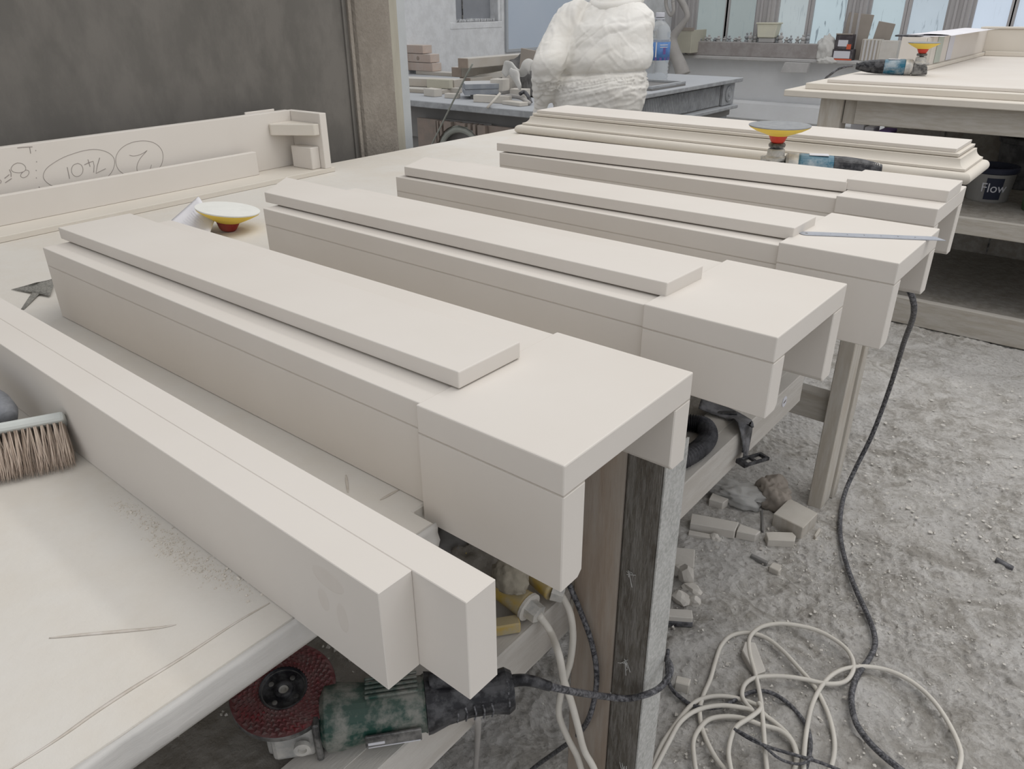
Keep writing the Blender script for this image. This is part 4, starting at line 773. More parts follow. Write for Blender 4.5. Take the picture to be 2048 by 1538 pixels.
cr_ = crumbs('floor_grit', 'small stone chips scattered through the floor dust', [((-.1, .9), (-.05, 2.0)), ((.1, .9), (.4, 2.2)), ((-.1, .7), (.0, .9)), ((.3, 1.0), (.5, 3.0)), ((-.3, 1.4), (.0, 1.6))], 1700, .16, .0012, .0036, CHIP, -ZT - .001); cr_['category'] = 'chips'
bm = BM()
for i in range(520):
    x = random.uniform(-.25, .75); y = random.uniform(.65, 3.0); s_ = random.uniform(.002, .006) * (1 + .6 * (y > 1.6)); k_ = random.choice((3, 4, 5)); a0 = random.random() * 6
    if x < -.05 and y < .8: continue
    zz = -ZT + random.uniform(-.004, .003); tl = (random.gauss(0, .12), random.gauss(0, .12))
    vs = [(s_ * random.uniform(.5, 1.1) * math.cos(a0 + 2 * math.pi * j / k_), s_ * random.uniform(.5, 1.1) * math.sin(a0 + 2 * math.pi * j / k_)) for j in range(k_)]
    add_prism(bm, vs, 0, .0010, lambda p_, z: (x + p_[0], y + p_[1], zz + z + p_[0] * tl[0] + p_[1] * tl[1]))
tag(obj('dust_flakes', bm, CHIP), 'thin pale crusts of trodden dust on the floor', 'flakes', None, 'stuff')
cr_ = crumbs('shelf_grit', 'small stone chips on the lower shelf under the bench', [((-.5, -.3), (-.3, .3)), ((-.35, .0), (-.28, .4))], 500, .05, .001, .0032, CHIP, -.312); cr_['category'] = 'chips'

# ================================================================ SECOND BENCH, right background
t = thing('stone_bench', 'second workbench in the right background carrying large pale stone slabs', 'workbench', (0, 4.6, -ZT))
YF = 3.5
tag(bpart('lower_slab', (-1.170, 1.6, YF, 6.3, .064, .094), LIMEY, t, .003, True), 'lower slab')
bpart('middle_slab', (-1.10, 1.6, YF + .09, 6.3, .0945, .122), LIMEY, t, .002, True)
bpart('top_slab', (-1.02, 1.6, YF + .16, 6.3, .1225, .138), LIME, t, .002, True)
bpart('leg', (-1.0, -.893, YF + .05, YF + .15, -ZT, .0635), WOOD, t, .002, True)
bpart('leg', (-.889, -.828, YF + .07, YF + .13, -.05, .0635), WOOD, t, .002, True)
bpart('apron', (-.826, 1.55, YF + .04, YF + .08, -.045, .0635), WOODX, t, .002, True)
bpart('leg', (-.95, -.86, 6.0, 6.1, -ZT, .0635), WOOD, t, .002, True)
bpart('lower_shelf', (-.95, 1.55, YF + .02, 4.6, -.430, -.402), SHELF, t, .002, True)
bpart('shelf_edge', (-.95, 1.55, YF - .01, YF + .019, -.475, -.400), WOODX, t, .002, True)
bpart('plinth_board', (-.95, 1.55, YF - .02, YF + .02, -ZT, -.822), WOODX, t, .002, True)
bpart('plinth_floor', (-.95, 1.55, YF + .021, 4.6, -ZT, -.84), SHELF, t, .002, True)
bpart('back_panel', (-.95, 1.55, 4.61, 4.64, -ZT, .06), SHELF, t, .002, True)
for x in (-.62, -.26, .1): bpart('back_board_joint', (x, x + .006, 4.604, 4.6095, -ZT, .06), DARKM, t, 0, True)
# tall framed panel of pale stone standing on it
t = thing('standing_stone_frame', 'tall pale stone frame standing on the second bench behind its grinder', 'stone', (-.8, 4.4, .1385))
bpart('side_slab', (-.90, -.775, 4.40, 6.06, .1600, .306), LIME, t, .002, True)
bpart('base_moulding', (-.91, -.755, 4.395, 6.06, .1385, .1597), LIMEY, t, .004, True, seg=2)
bpart('end_slab', (-.86, 1.6, 6.061, 6.13, .1600, .306), LIMEY, t, .002, True)
bpart('end_moulding', (-.755, 1.6, 6.03, 6.06, .1385, .168), LIMEY, t, .003, True)
bpart('coping', (-.82, 1.6, 6.05, 6.2, .3065, .318), LIMEY, t, .002, True)
for k, yy in enumerate((4.41, 4.66, 4.94)): tag(bpart('lit_patch', (-.774, -.771, yy, yy + .13, .165, .304), (OFF2, mat('greenish_patch', (.46, .50, .44), .7, (.52, .56, .50), 6, .5), LABELW)[k], t, .0005, True), ('cream patch', 'greenish patch', 'white patch')[k])  # lit, reflection-like patches on the slab, put in as coloured plates
sheet('drawing_sheet', 'white curled drawing on top of the standing stone frame', 'paper', [(-.93, 4.5, .312), (-.70, 4.6, .309), (-.66, 5.8, .318), (-.88, 5.75, .316)], PAPER, 14, 14, .03, 5, 2)
o = sheet('drawing_sheet', 'second curled white sheet showing an edge below the upper drawing', 'paper', [(-.9, 4.4, .3085), (-.72, 4.5, .3085), (-.70, 5.4, .311), (-.87, 5.35, .312)], PAPER, 12, 12, .012, 5, 7)
bpart_o = chunk('black_cutting_disc', 'flat black disc edge-on at the near corner of the standing frame', 'disc', (-.88, 4.46, .3075), (.13, .10, .008), .1, BLACK)
g2 = grinder('angle_grinder', 'black and teal angle grinder on the second bench at right', (-0.7187, 4.1176, 0.15)[:2] + (.1385,), -2.88, TEAL, L=.30, group='sanding grinders')
cable('grinder_cable', 'black cable arching off the left edge of the second bench', [(-1.0466, 4.0999, 0.172), (-1.0542, 4.0095, 0.172), (-1.092, 4.0142, 0.158), (-1.1236, 4.006, 0.13), (-1.3543, 4.6431, 0.05), (-1.7804, 5.9338, -0.15)], .0065, CABLEB)
# buckets and clutter on its lower shelf
def bucket(label, c, R, H, m, rim, txt=None):
    t = thing('bucket', label, 'bucket', c); 
    bm = BM(); add_lathe(bm, [(R * .84, 0), (R * .86, .004), (R * .97, H - .03)], 40); obj('tub', bm, m, t, smooth=False)
    bm = BM(); add_lathe(bm, [(R, H - .0295), (R * 1.05, H - .025), (R * 1.06, H - .004), (R * 1.02, H), (R * .96, H), (R * .94, H - .03), (0.01, H - .031)], 40); obj('rim', bm, rim, t)
    if txt:
        a0 = -1.95
        bm = BM(); n = 10; rows = []
        for i in range(n + 1):
            a = a0 + .35 + .75 * i / n; rows.append([bm.verts.new(((R * (.845 + .13 * z / H) + .0035) * math.cos(a), (R * (.845 + .13 * z / H) + .0035) * math.sin(a), z)) for z in (H * .10, H * .72)])
        for a, b in zip(rows, rows[1:]): bm.faces.new((a[0], b[0], b[1], a[1]))
        o = obj('label', bm, NAVY, t); o.modifiers.new('s', 'SOLIDIFY').thickness = .001
        tm = text_mesh('lettering', txt, .062, Matrix.Identity(4), LABELW, t, .0005)
        for v in tm.data.vertices:
            x, y, z = v.co; a = a0 + .35 + .375 + x / R; zz = H * .43 + y; rr = R * (.845 + .13 * zz / H) + .0048 + z; v.co = (rr * math.cos(a), rr * math.sin(a), zz)
    return t
bucket('white tub with a navy label, on the lower shelf of the second bench', (-0.2495, 3.966, -0.402), .105, .165, BUCK, NAVY, 'Flow')
bucket('dark bucket behind the white tub, under the second bench', (-0.1672, 4.4066, -0.402), .145, .25, BUCKD, BUCKD)
bucket('dark green bucket at the right edge under the second bench', (.02, 3.86, -.402), .12, .16, BUCKG, BUCKD)
for i, (u0, u1, m, lab) in enumerate(((1695, 1722, LABELW, 'white box corner below the apron of the second bench'), (1724, 1742, LABELW, 'narrow white box beside the first under the second bench'), (1753, 1778, PLUM, 'purple printed packet under the second bench'), (1785, 1800, CARD, 'crumpled brown bag under the second bench'))):
    a = [((-1.0262, 4.2, -0.2336), (-0.9537, 4.2, -0.2268)), ((-0.9484, 4.2, -0.2263), (-0.901, 4.2, -0.2218)), ((-0.8723, 4.2, -0.2191), (-0.808, 4.2, -0.2131)), ((-0.7902, 4.2, -0.2114), (-0.7523, 4.2, -0.2079))][i]
    o = bpart('storage_box', (0, a[1][0] - a[0][0], 0, .12, 0, .27 - .01 * i), m, None, .003); o.location = (a[0][0], 4.2, -.402); tag(o, lab, 'box')

# ================================================================ CABINET WITH FLUTED FRONT
CZ = -.07
t = thing('fluted_cabinet', 'grey dusty stone bench with a fluted frieze and a roundel, behind the person', 'bench', (-2.8, 5.0, -ZT))
bpart('top_slab', (-3.35, -2.43, 4.05, 5.92, CZ - .03, CZ), GREYS, t, .004, True)
bpart('body', (-3.32, -2.50, 4.10, 5.88, -.36, CZ - .0305), GREYD, t, .002, True)
bm = BM()
for k in range(62):
    y = 4.18 + k * .0235; add_box(bm, -2.4995, -2.485, y, y + .0135, CZ - .195, CZ - .045)
tag(obj('flutes', bm, GREYS, t, .004, world=W(t)), kind='stuff')
bpart('end_block', (-2.4995, -2.475, 5.66, 5.87, CZ - .20, CZ - .032), GREYS, t, .002, True)
bm = BM(); Mx = Matrix.Translation((-2.474, 5.765, CZ - .115)) @ Matrix.Rotation(math.pi / 2, 4, 'Y'); add_lathe(bm, [(.062, 0), (.062, .006), (.050, .010), (.046, .004), (.022, .004), (.018, .010), (.004, .012)], 32, Mx); obj('roundel', bm, GREYS, t, world=W(t))
bpart('ledge', (-2.56, -2.44, 4.10, 5.90, CZ - .235, CZ - .205), GREYS, t, .006, True)
bpart('lower_slab', (-3.30, -2.52, 4.10, 5.88, CZ - .40, CZ - .24), GREYS, t, .004, True)
bpart('plinth', (-3.25, -2.60, 4.2, 5.80, -ZT, CZ - .401), WALLB, t, .002, True)
t = thing('slate_tray', 'low dark tray with a pale dusty rim in front of the water bottle', 'tray', (-2.72, 4.9, CZ + .001))
bpart('tray_floor', (-2.93, -2.50, 4.55, 5.05, CZ + .001, CZ + .012), GREYD, t, .002, True)
for b in ((-2.93, -2.91, 4.55, 5.05), (-2.52, -2.50, 4.55, 5.05), (-2.91, -2.52, 4.55, 4.57), (-2.91, -2.52, 5.03, 5.05)): bpart('rim', (*b, CZ + .0125, CZ + .03), GREYS, t, .002, True)
# bottle
bc0 = (-2.8403, 5.2018, -0.07)
t = thing('water_bottle', 'large ribbed clear water bottle with a blue label on the fluted bench', 'bottle', bc0)
prof = [(.085, .0)]
for k in range(5): z = .012 + k * .026; prof += [(.092, z), (.086, z + .013)]
prof += [(.092, .145), (.092, .30), (.086, .306), (.092, .32), (.087, .335), (.090, .35), (.078, .385), (.055, .415), (.034, .432), (.030, .44), (.030, .455)]
bm = BM(); add_lathe(bm, prof, 32); o = obj('shell', bm, GLASS, t, smooth=True)
bm = BM(); add_lathe(bm, [(.0935, .158), (.0935, .285)], 40, cap=False); o = obj('label', bm, BLUEL, t, smooth=True); o.modifiers.new('s', 'SOLIDIFY').thickness = .0008
for z0_, z1_, a0, a1, m in ((.158, .178, 0, 6.28, PLUM), (.18, .285, -1.25, -1.15, LABELW), (.20, .245, -.62, -.38, PLUM), (.262, .268, -.9, -.2, LABELW), (.247, .252, -.9, -.2, LABELW)):
    bm = BM(); rows = []
    for i in range(17):
        a = a0 + (a1 - a0) * i / 16; rows.append([bm.verts.new((.0946 * math.cos(a), .0946 * math.sin(a), z)) for z in (z0_, z1_)])
    for a, b in zip(rows, rows[1:]): bm.faces.new((a[0], b[0], b[1], a[1]))
    o = obj('label_print', bm, m, t, smooth=True)
bm = BM(); add_lathe(bm, [(.033, .4555), (.033, .482), (.030, .486)], 24); add_lathe(bm, [(.036, .440), (.036, .447)], 24); obj('cap', bm, LABELW, t)
bm = BM(); add_tube(bm, [(-.03, -.01, .444), (-.06, -.03, .452), (-.10, -.05, .47), (-.06, -.05, .449), (-.03, -.02, .442)], .004, 6, 5); obj('carry_handle', bm, LABELW, t)

# ================================================================ LEFT BACK BENCH with offcuts
BZ = -.10; BY = 3.38
t = thing('offcut_bench', 'long grey bench piled with timber and stone offcuts behind the post', 'bench', (-3.8, 4.2, -ZT))
bpart('bench_top', (-5.28, -2.66, BY, 3.98, BZ - .042, BZ), GREYS, t, .004, True)
bpart('bench_top', (-5.28, -3.40, 3.9805, 5.28, BZ - .042, BZ), GREYS, t, .004, True)
bpart('front_panel', (-5.25, -2.72, BY + .10, BY + .13, -.36, BZ - .043), GREYD, t, .002, True)
bpart('body', (-5.25, -2.80, BY + .135, 3.95, -ZT, BZ - .043), GREYD, t, .002, True)
bpart('body', (-5.25, -3.45, 3.951, 5.25, -ZT, BZ - .043), GREYD, t, .002, True)
bpart('leg', (-2.78, -2.70, BY + .14, BY + .22, -ZT, BZ - .043), WOOD, t, .002, True)
t = thing('arched_fire_surround', 'reddish stone plate with a greenish cast arch standing under the offcut bench', 'stone', (-3.3, BY + .03, -ZT))
ax, az, aw = -3.2598, -0.41, .30
bm = BM(); n = 28; R1 = 0.227; zb_ = az - .048
top = -0.231 + .014; xl, xr = -3.6822, -2.9745
pts_o = []
arc = [(ax + R1 * math.cos(math.pi * k / n), zb_ + R1 * math.sin(math.pi * k / n)) for k in range(n + 1)]
# plate as fan strips between the outline and the arch opening
for k in range(n):
    a0, a1 = arc[k], arc[k + 1]
    def out(q): return (q[0], top) 
    q0 = (min(max(a0[0], xl), xr), top); q1 = (min(max(a1[0], xl), xr), top)
    vs = [bm.verts.new((a0[0], BY + .03, a0[1])), bm.verts.new((a1[0], BY + .03, a1[1])), bm.verts.new((q1[0], BY + .03, q1[1])), bm.verts.new((q0[0], BY + .03, q0[1]))]
    bm.faces.new(vs)
o = obj('plate', bm, REDDISH, t, world=W(t)); o.modifiers.new('s', 'SOLIDIFY').thickness = .03
bpart('plate_side', (xl, ax - R1, BY + .03, BY + .06, -ZT, top), REDDISH, t, .001, True)
bpart('plate_side', (ax + R1, xr + .25, BY + .03, BY + .06, -ZT, top), REDDISH, t, .001, True)
for rr, w_, yy, m in ((R1 - .008, .007, BY + .02, ARCHM), (R1 - .030, .018, BY + .012, ARCHM)):
    bm = BM(); add_tube(bm, [(ax + rr * math.cos(math.pi * k / n), yy, zb_ + rr * math.sin(math.pi * k / n)) for k in range(n + 1)], w_, 8, 0, (1, .6)); obj('arch_moulding', bm, m, t, world=W(t))
bpart('infill', (ax - R1, ax + R1, BY + .065, BY + .08, -ZT, zb_ + R1 + .02), GREYD, t, 0, True)
# leaning rod and short stick
cable('leaning_rod', 'thin greenish metal rod leaning from the timber stack to the floor', [(-3.0531, 3.3, 0.1541), (-3.2248, 3.29, -0.0785), (-3.8116, 3.218, -0.954)], .006, ARCHM, 'rod', k=2, seg=6)
cable('short_stick', 'short pale stick leaning against the edge of the offcut bench', [(-3.0041, 3.5, -0.0291), (-2.9907, 3.36, -0.0995)], .010, OFF2, 'stick', k=2, seg=4)
# timber baulks: end faces towards -y
def baulk(label, u, v, z, w_, h, L, rz=0., m=TIMB, end=True, name='timber_baulk', group=None):
    """(u, v) world xy of the near right bottom corner"""
    t = thing(name, label, 'timber', (u, v, z), rz, group)
    bpart('beam', (-w_, 0, .004, L, 0, h), m, t, .004)
    if end: bpart('end_grain', (-w_ + .002, -.002, 0, .0042, .002, h - .002), ENDG, t, .001)
    return t
g = 'timber baulks stacked on the offcut bench'
q = (-3.4219, 3.6806, -0.1)
baulk('top timber baulk of the stack beside the leaning rod', *(-3.85, 4.1363), .0465, .105, .0715, .90, -.02, group=g)
baulk('middle timber baulk of the stack beside the leaning rod', *(-3.985, 4.207), -.0260, .105, .0715, .95, .0, group=g)
baulk('bottom timber baulk of the stack beside the leaning rod', *(-3.8976, 4.2106), -.0985, .125, .0720, .85, -.10, group=g)
g = 'pinkish timbers at the wall behind the post'
zb0 = -.098
for i, (u, h, lab) in enumerate(((867, 157, 'lowest pinkish timber against the white wall behind the post'), (862, 143, 'middle pinkish timber with a knot against the white wall'), (847, 128, 'uppermost pinkish timber against the white wall'))):
    qq = [(-4.9798, 4.9, -0.1223), (-5.001, 4.9, -0.0635), (-5.0928, 4.9, -0.0033)][i]
    o = thing('pinkish_timber', lab, 'timber', (qq[0], 4.9, -.0985 + i * .074 + (.03 if i == 0 else .03)), 0, g)
    bpart('beam', (-.9, 0, 0, .12, 0, .070), TIMBP, o, .003)
    if i == 1:
        bm = BM(); add_lathe(bm, [(.018, 0), (.012, .002)], 18, Matrix.Translation((-.16, -.001, .034)) @ Matrix.Rotation(math.pi / 2, 4, 'X')); obj('knot', bm, ENDG, o)
chunk('timber_packer', 'pale packer under the pinkish timbers', 'timber', (-4.75, 4.96, -.0995), (.9, .12, .0295), 0, TIMB)
def bl(name, label, cat, q, dims, rz, m, tilt=(0, 0), **k): return chunk(name, label, cat, (q[0], q[1], q[2]), dims, rz, m, tilt=tilt, **k)
bl('stone_offcut', 'long flat pale offcut left of the timber stack', 'offcut', (-4.0284, 3.912, -0.068), (.50, .14, .055), .2, TIMB)
bl('stone_offcut', 'short dark-faced offcut leaning on the long flat one', 'offcut', (-3.8655, 3.8406, -0.068), (.20, .05, .06), .16, CARDY)
bl('stone_offcut', 'thin dusty strip under the long flat offcut', 'offcut', (-3.9833, 3.8006, -0.099), (.42, .16, .028), .1, TIMB)
bl('stone_offcut', 'small pale block at the front edge of the offcut bench', 'offcut', (-3.7408, 3.6377, -0.099), (.12, .07, .05), -.1, OFF2)
bl('stone_offcut', 'slanting pale strip in front of the timber stack', 'offcut', (-3.8298, 3.8649, -0.099), (.24, .05, .035), .3, TIMB)
bl('stone_offcut', 'little block tucked beneath the slanting strip', 'offcut', (-3.5389, 3.6242, -0.099), (.10, .05, .03), .15, OFF2)
qs = (-3.4115, 3.7259, -0.1)
for i, lab in enumerate(('dark wedge under the two blue-grey slabs', 'lower of the two blue-grey slabs on the offcut bench', 'upper of the two blue-grey slabs on the offcut bench')):
    if i == 0: chunk('stone_wedge', lab, 'offcut', (qs[0] + .03, qs[1] + .06, -.0995), (.20, .16, .028), .75, GREYD)
    else: chunk('blue_grey_slab', lab, 'slab', (qs[0] + .005 * i, qs[1] + .04, -.0995 + .029 + (i - 1) * .036), (.235, .235, .034), .78 + .02 * i, SLATE, group='blue-grey slabs')
bl('stone_offcut', 'pale thick strip right of the blue-grey slabs', 'offcut', (-3.1377, 3.581, -0.099), (.26, .05, .045), .25, OFF2)
bl('stone_offcut', 'square cream block standing left of the person', 'offcut', (-3.2653, 3.8117, -0.05), (.10, .09, .075), .1, OFF2)
bl('stone_offcut', 'taller square cream block nearest the person', 'offcut', (-3.3183, 3.9852, -0.05), (.075, .09, .095), .15, OFF2)
bl('stone_offcut', 'flat base piece under the two cream blocks', 'offcut', (-3.4501, 4.0883, -0.099), (.26, .14, .045), .1, CHIP)
bl('stone_offcut', 'long pale bar sloping down from the rag to the blue-grey slabs', 'offcut', (-3.8977, 4.4562, -0.05), (.26, .05, .045), .75, OFF2, tilt=(0, -.15))
bl('stone_offcut', 'small cream block behind the grey hose end', 'offcut', (-3.1559, 3.8949, -0.099), (.12, .08, .06), .2, OFF2)
bl('stone_offcut', 'thin cream flake at the right end of the offcut bench', 'offcut', (-2.9298, 3.5598, -0.099), (.18, .07, .022), -.2, OFF2)
blob('dark_rag', 'dark crumpled rag heap left of the person', 'rag', (-3.696, 4.636, -0.09), (.15, .11, .20), RAGD, .25, 2.3, 2)
blob('dark_rag', 'small dark rag hanging beside the sleeve of the person', 'rag', (-3.1744, 4.008, -0.09), (.05, .06, .17), RAGD, .3, 2.6, 7)
def band(name, label, pts, rad, m, cat, sq):
    bm = BM(); add_tube(bm, pts, rad, 12, 7, sq)
    for v in bm.verts: v.co += Vector(noise.noise_vector(v.co * 14)) * .014
    return tag(obj(name, bm, m, smooth=True), label, cat)
band('pale_rag', 'pale twisted rag looped over the cream blocks', [Vector(v) for v in [(-3.1768, 3.75, 0.0568), (-3.133, 3.75, 0.108), (-3.0577, 3.72, 0.1005), (-2.9917, 3.7, 0.0802), (-2.9505, 3.7, 0.1178), (-2.9253, 3.72, 0.1236), (-2.917, 3.72, 0.1001)]], [.022, .040, .026, .032, .044, .020], RAGL, 'rag', (1, .4))
band('pale_rag', 'pale rag tail hanging from the looped rag', [Vector(v) for v in [(-3.059, 3.68, 0.0908), (-2.9932, 3.65, 0.0654), (-2.9445, 3.62, 0.0278), (-2.9123, 3.6, 0.001)]], [.026, .040, .032, .016], RAGL, 'rag', (1, .4))
cable('grey_hose_end', 'grey hose end curving over the front of the offcut bench', [Vector(v) for v in [(-3.2023, 3.7356, -0.085), (-3.1439, 3.7714, -0.075), (-3.0013, 3.7011, -0.07), (-2.8734, 3.6023, -0.075), (-2.8352, 3.595, -0.09)]], .014, PIPEM, 'hose')
cable('grey_hose_end', 'dark hose arch beside the glove of the person', [Vector(v) for v in [(-2.9491, 3.6357, -0.04), (-2.9414, 3.6678, -0.03), (-2.8936, 3.6489, -0.05), (-2.8634, 3.6418, -0.09)]], .012, BLACK, 'hose')
chunk('cardboard_piece', 'brown cardboard standing up behind the dark rag', 'cardboard', (-3.425, 4.4, -0.0995), (.30, .02, .27), .0, CARD, tilt=(0, .12))
# whiteboard on the white wall
t = thing('whiteboard', 'pale blue whiteboard with an aluminium frame on the white wall', 'whiteboard', (XW, 6.9, .5))
bpart('board', (XW + .012, XW + .022, 6.35, 7.6, .05, 1.3), WBOARD, t, .0, True)
for b in ((6.325, 6.355, .02, 1.33), (7.6, 7.63, .02, 1.33), (6.355, 7.6, .02, .052), (6.355, 7.6, 1.3, 1.33)): bpart('frame', (XW + .002, XW + .03, *b), ALU, t, .003, True)

# ================================================================ THINGS ALONG THE BACK WALL
SZ = -.1545
o = tag(bpart('ledge_block', (-4.93, -3.14, YB - .24, YB - .1, 0, .17), BLOCKM, None, .006), 'long rust-grey block resting on the window sill', 'block'); o.location = (0, 0, SZ)
bits = [(-4.801, 0.05), (-4.727, 0.06), (-4.662, 0.08), (-4.59, 0.045), (-4.526, 0.07), (-4.455, 0.06), (-4.377, 0.075), (-4.301, 0.05), (-4.238, 0.07), (-4.149, 0.11), (-4.088, 0.12), (-4.034, 0.1), (-3.967, 0.06), (-3.894, 0.07), (-3.815, 0.08), (-3.736, 0.09), (-3.685, 0.12), (-3.62, 0.07), (-3.557, 0.09), (-3.481, 0.08), (-3.405, 0.1), (-3.356, 0.11)]
for i, (x, h) in enumerate(bits):
    bm = BM(); w_ = .018 + .012 * random.random()
    add_lathe(bm, [(w_, 0), (w_ * 1.1, h * .2), (w_ * .5, h * .3), (w_ * 1.2, h * .45), (w_ * 1.15, h * .6), (w_ * .35, h * .75), (w_ * .6, h * .9), (w_ * .3, h)], 12)
    o = obj('dusty_fitting', bm, SILLM if i % 3 else GREYS); o.location = (x, YB - .17 + .03 * (i % 2), SZ + .1705)
    tag(o, 'small dust-coated metal fitting in the row on the rust-grey sill block', 'fitting', 'dust-coated fittings along the sill block')
t = thing('cream_tub', 'dusty cream plastic tub standing on the fittings of the sill block', 'tub', (-3.859, YB - .17, SZ + .1705 + .06))
bm = BM(); add_prism(bm, [(-.11, 0), (.11, 0), (.135, .16), (-.135, .16)], -.07, .07, lambda p_, y: (p_[0], y, p_[1])); obj('tub', bm, TUB, t, .008)
bpart('rim', (-.145, .145, -.08, .08, .155, .172), TUB, t, .004)
bpart('packer', (-.10, .10, -.05, .05, -.0605, -.0005), SILLM, t, .01)
def sill_box(name, label, cat, u0, u1, v0, v1, y, dy, m, bevel=.004, z=None): pass
boxes = [((-2.9857, 9.8, -0.1691), (-2.7912, 9.8, -0.1625), (-3.0176, 9.8, 0.0084)), ((-2.9975, 9.8, -0.3053), (-2.7604, 9.8, -0.2953), (-3.0215, 9.8, -0.1703)), ((-2.6729, 9.8, -0.2027), (-2.4631, 9.8, -0.195), (-2.7197, 9.8, 0.0423)), ((-2.4631, 9.8, -0.195), (-2.2698, 9.8, -0.1879), (-2.5102, 9.8, 0.0413)), ((-2.982, 9.8, 0.0092), (-2.6918, 9.8, 0.0158), (-3.0215, 9.8, 0.2273)), ((-2.6472, 9.8, -0.0374), (-2.4564, 9.8, -0.0324), (-2.6866, 9.8, 0.1665))]
def wbox(i, name, label, m, z0=None, dy=.12, dz=None, rz=0.):
    a, b, c_ = boxes[i]; w_ = b[0] - a[0]; h = c_[2] - a[2]
    z = a[2] if z0 is None else z0
    t = thing(name, label, 'box', (a[0], 9.76 - dy * .0, z), rz)
    bpart('carton', (0, w_, 0, dy, 0, h if dz is None else dz), m, t, .004)
    return t, w_, h
t, w_, h = wbox(1, 'disc_box', 'lower dark cardboard box with a white label on the sill', DKBOX, SZ + .0005, dz=.12)
bpart('label', (w_ * .08, w_ * .88, -.002, 0, .02, .10), LABELW, t, 0); bpart('stripe', (0, w_, -.0025, -.0005, .0, .016), ORNG, t, 0)
t, w_, h = wbox(0, 'disc_box', 'upper dark open cardboard box with an orange corner on the sill', DKBOX, SZ + .1215, dz=.16)
bpart('label', (w_ * .2, w_ * .78, -.002, 0, .03, .10), LABELW, t, 0); bpart('stripe', (w_ * .74, w_, -.0026, -.0004, .0, .055), ORNG, t, 0); bpart('torn_flap', (0, w_, -.01, .0, .158, .172), CARD, t, .003)
t, w_, h = wbox(2, 'paper_bundle', 'bundle of pale upright sheets on the sill', OFF2, SZ + .0005, dz=.235)
for k in range(9): bpart('sheet_edge', (w_ * (.05 + .1 * k), w_ * (.09 + .1 * k), -.004, 0, .005, .23 - .004 * (k % 3)), LABELW if k % 2 else CARD, t, 0)
t, w_, h = wbox(3, 'foam_block', 'speckled grey block beside the bundle of sheets', CHIP, SZ + .0005, dz=.225)
t, w_, h = wbox(4, 'open_carton', 'tall open grey carton flap rising behind the dark boxes', CARD, SZ + .0005, dz=.52, dy=.02); t.location.y = 9.92; t.rotation_euler = (0, .10, 0)
t, w_, h = wbox(5, 'open_carton', 'second open grey carton flap behind the bundle of sheets', CARD, SZ + .0005, dz=.43, dy=.02); t.location.y = 9.935; t.rotation_euler = (0, .16, 0)
blob('grey_rag', 'grey crumpled rag on the sill left of the dark boxes', 'rag', (-3.0986, 9.82, -0.154), (.12, .08, .24), RAGL, .25, 2.6, 4)
blob('grey_rag', 'low grey rag at the foot of the taller rag', 'rag', (-3.0477, 9.76, -0.1975), (.11, .05, .07), RAGL, .25, 2.6, 9)
bm = BM(); a = [(-3.5799, 9.72, -0.319), (-3.2458, 9.72, -0.305), (-3.2332, 9.72, -0.1959), (-3.5349, 9.72, -0.195)]
add_prism(bm, [(q_[0], q_[2]) for q_ in a], 9.68, 9.745, lambda p_, y: (p_[0], y, p_[1])); tag(obj('wedge_slab', bm, SILLM, None, .003), 'pale wedge-shaped slab leaning on the sill edge', 'slab')
# duct and box in the corner
t = thing('flexible_duct', 'beige flexible duct hanging in the corner behind the water bottle', 'duct', (-5.1, 9.2, -.2))
bm = BM(); add_tube(bm, [(-4.9884, 9.3, 0.7374), (-4.8782, 9.3, 0.5554), (-4.7631, 9.3, 0.3955), (-4.7399, 9.3, 0.3097), (-4.8146, 9.3, 0.2109), (-4.9162, 9.3, 0.0743), (-4.887, 9.3, -0.0741), (-4.7816, 9.3, -0.2518), (-4.7256, 9.3, -0.3712)], [.05, .045, .035, .035, .05, .07, .085, .10], 18, 5); obj('tube', bm, PIPEM, t, smooth=True, world=W(t))
bm = BM(); add_tube(bm, [(-4.8751, 9.15, 0.482), (-4.8986, 9.15, 0.5777), (-4.9583, 9.15, 0.6121), (-4.9797, 9.15, 0.5393), (-4.9624, 9.15, 0.4315), (-4.8967, 9.15, 0.3401), (-4.8586, 9.15, 0.3857), (-4.8751, 9.15, 0.482)], .022, 10, 5); obj('end_ring', bm, PIPEM, t, smooth=True, world=W(t))
q0 = (-5.0289, 9.6, -0.1217); q1 = (-4.7781, 9.6, 0.1568)
t = thing('hanging_box', 'yellowed open box fixed in the corner beside the duct', 'box', (q0[0], 9.55, q0[2] + .0))
bw_ = q1[0] - q0[0]; bh = q1[2] - q0[2]
bpart('front', (0, bw_, 0, .02, 0, bh), CARDY, t, .004); bpart('side', (bw_ - .02, bw_, .021, .42, 0, bh), CARDY, t, .004); bpart('side', (0, .02, .021, .42, 0, bh), CARDY, t, .004); bpart('bottom', (.021, bw_ - .021, .021, .42, 0, .02), CARDY, t, .002)
bpart('torn_rim', (.02, bw_ + .03, -.006, -.001, bh - .01, bh + .03), CARD, t, .004)

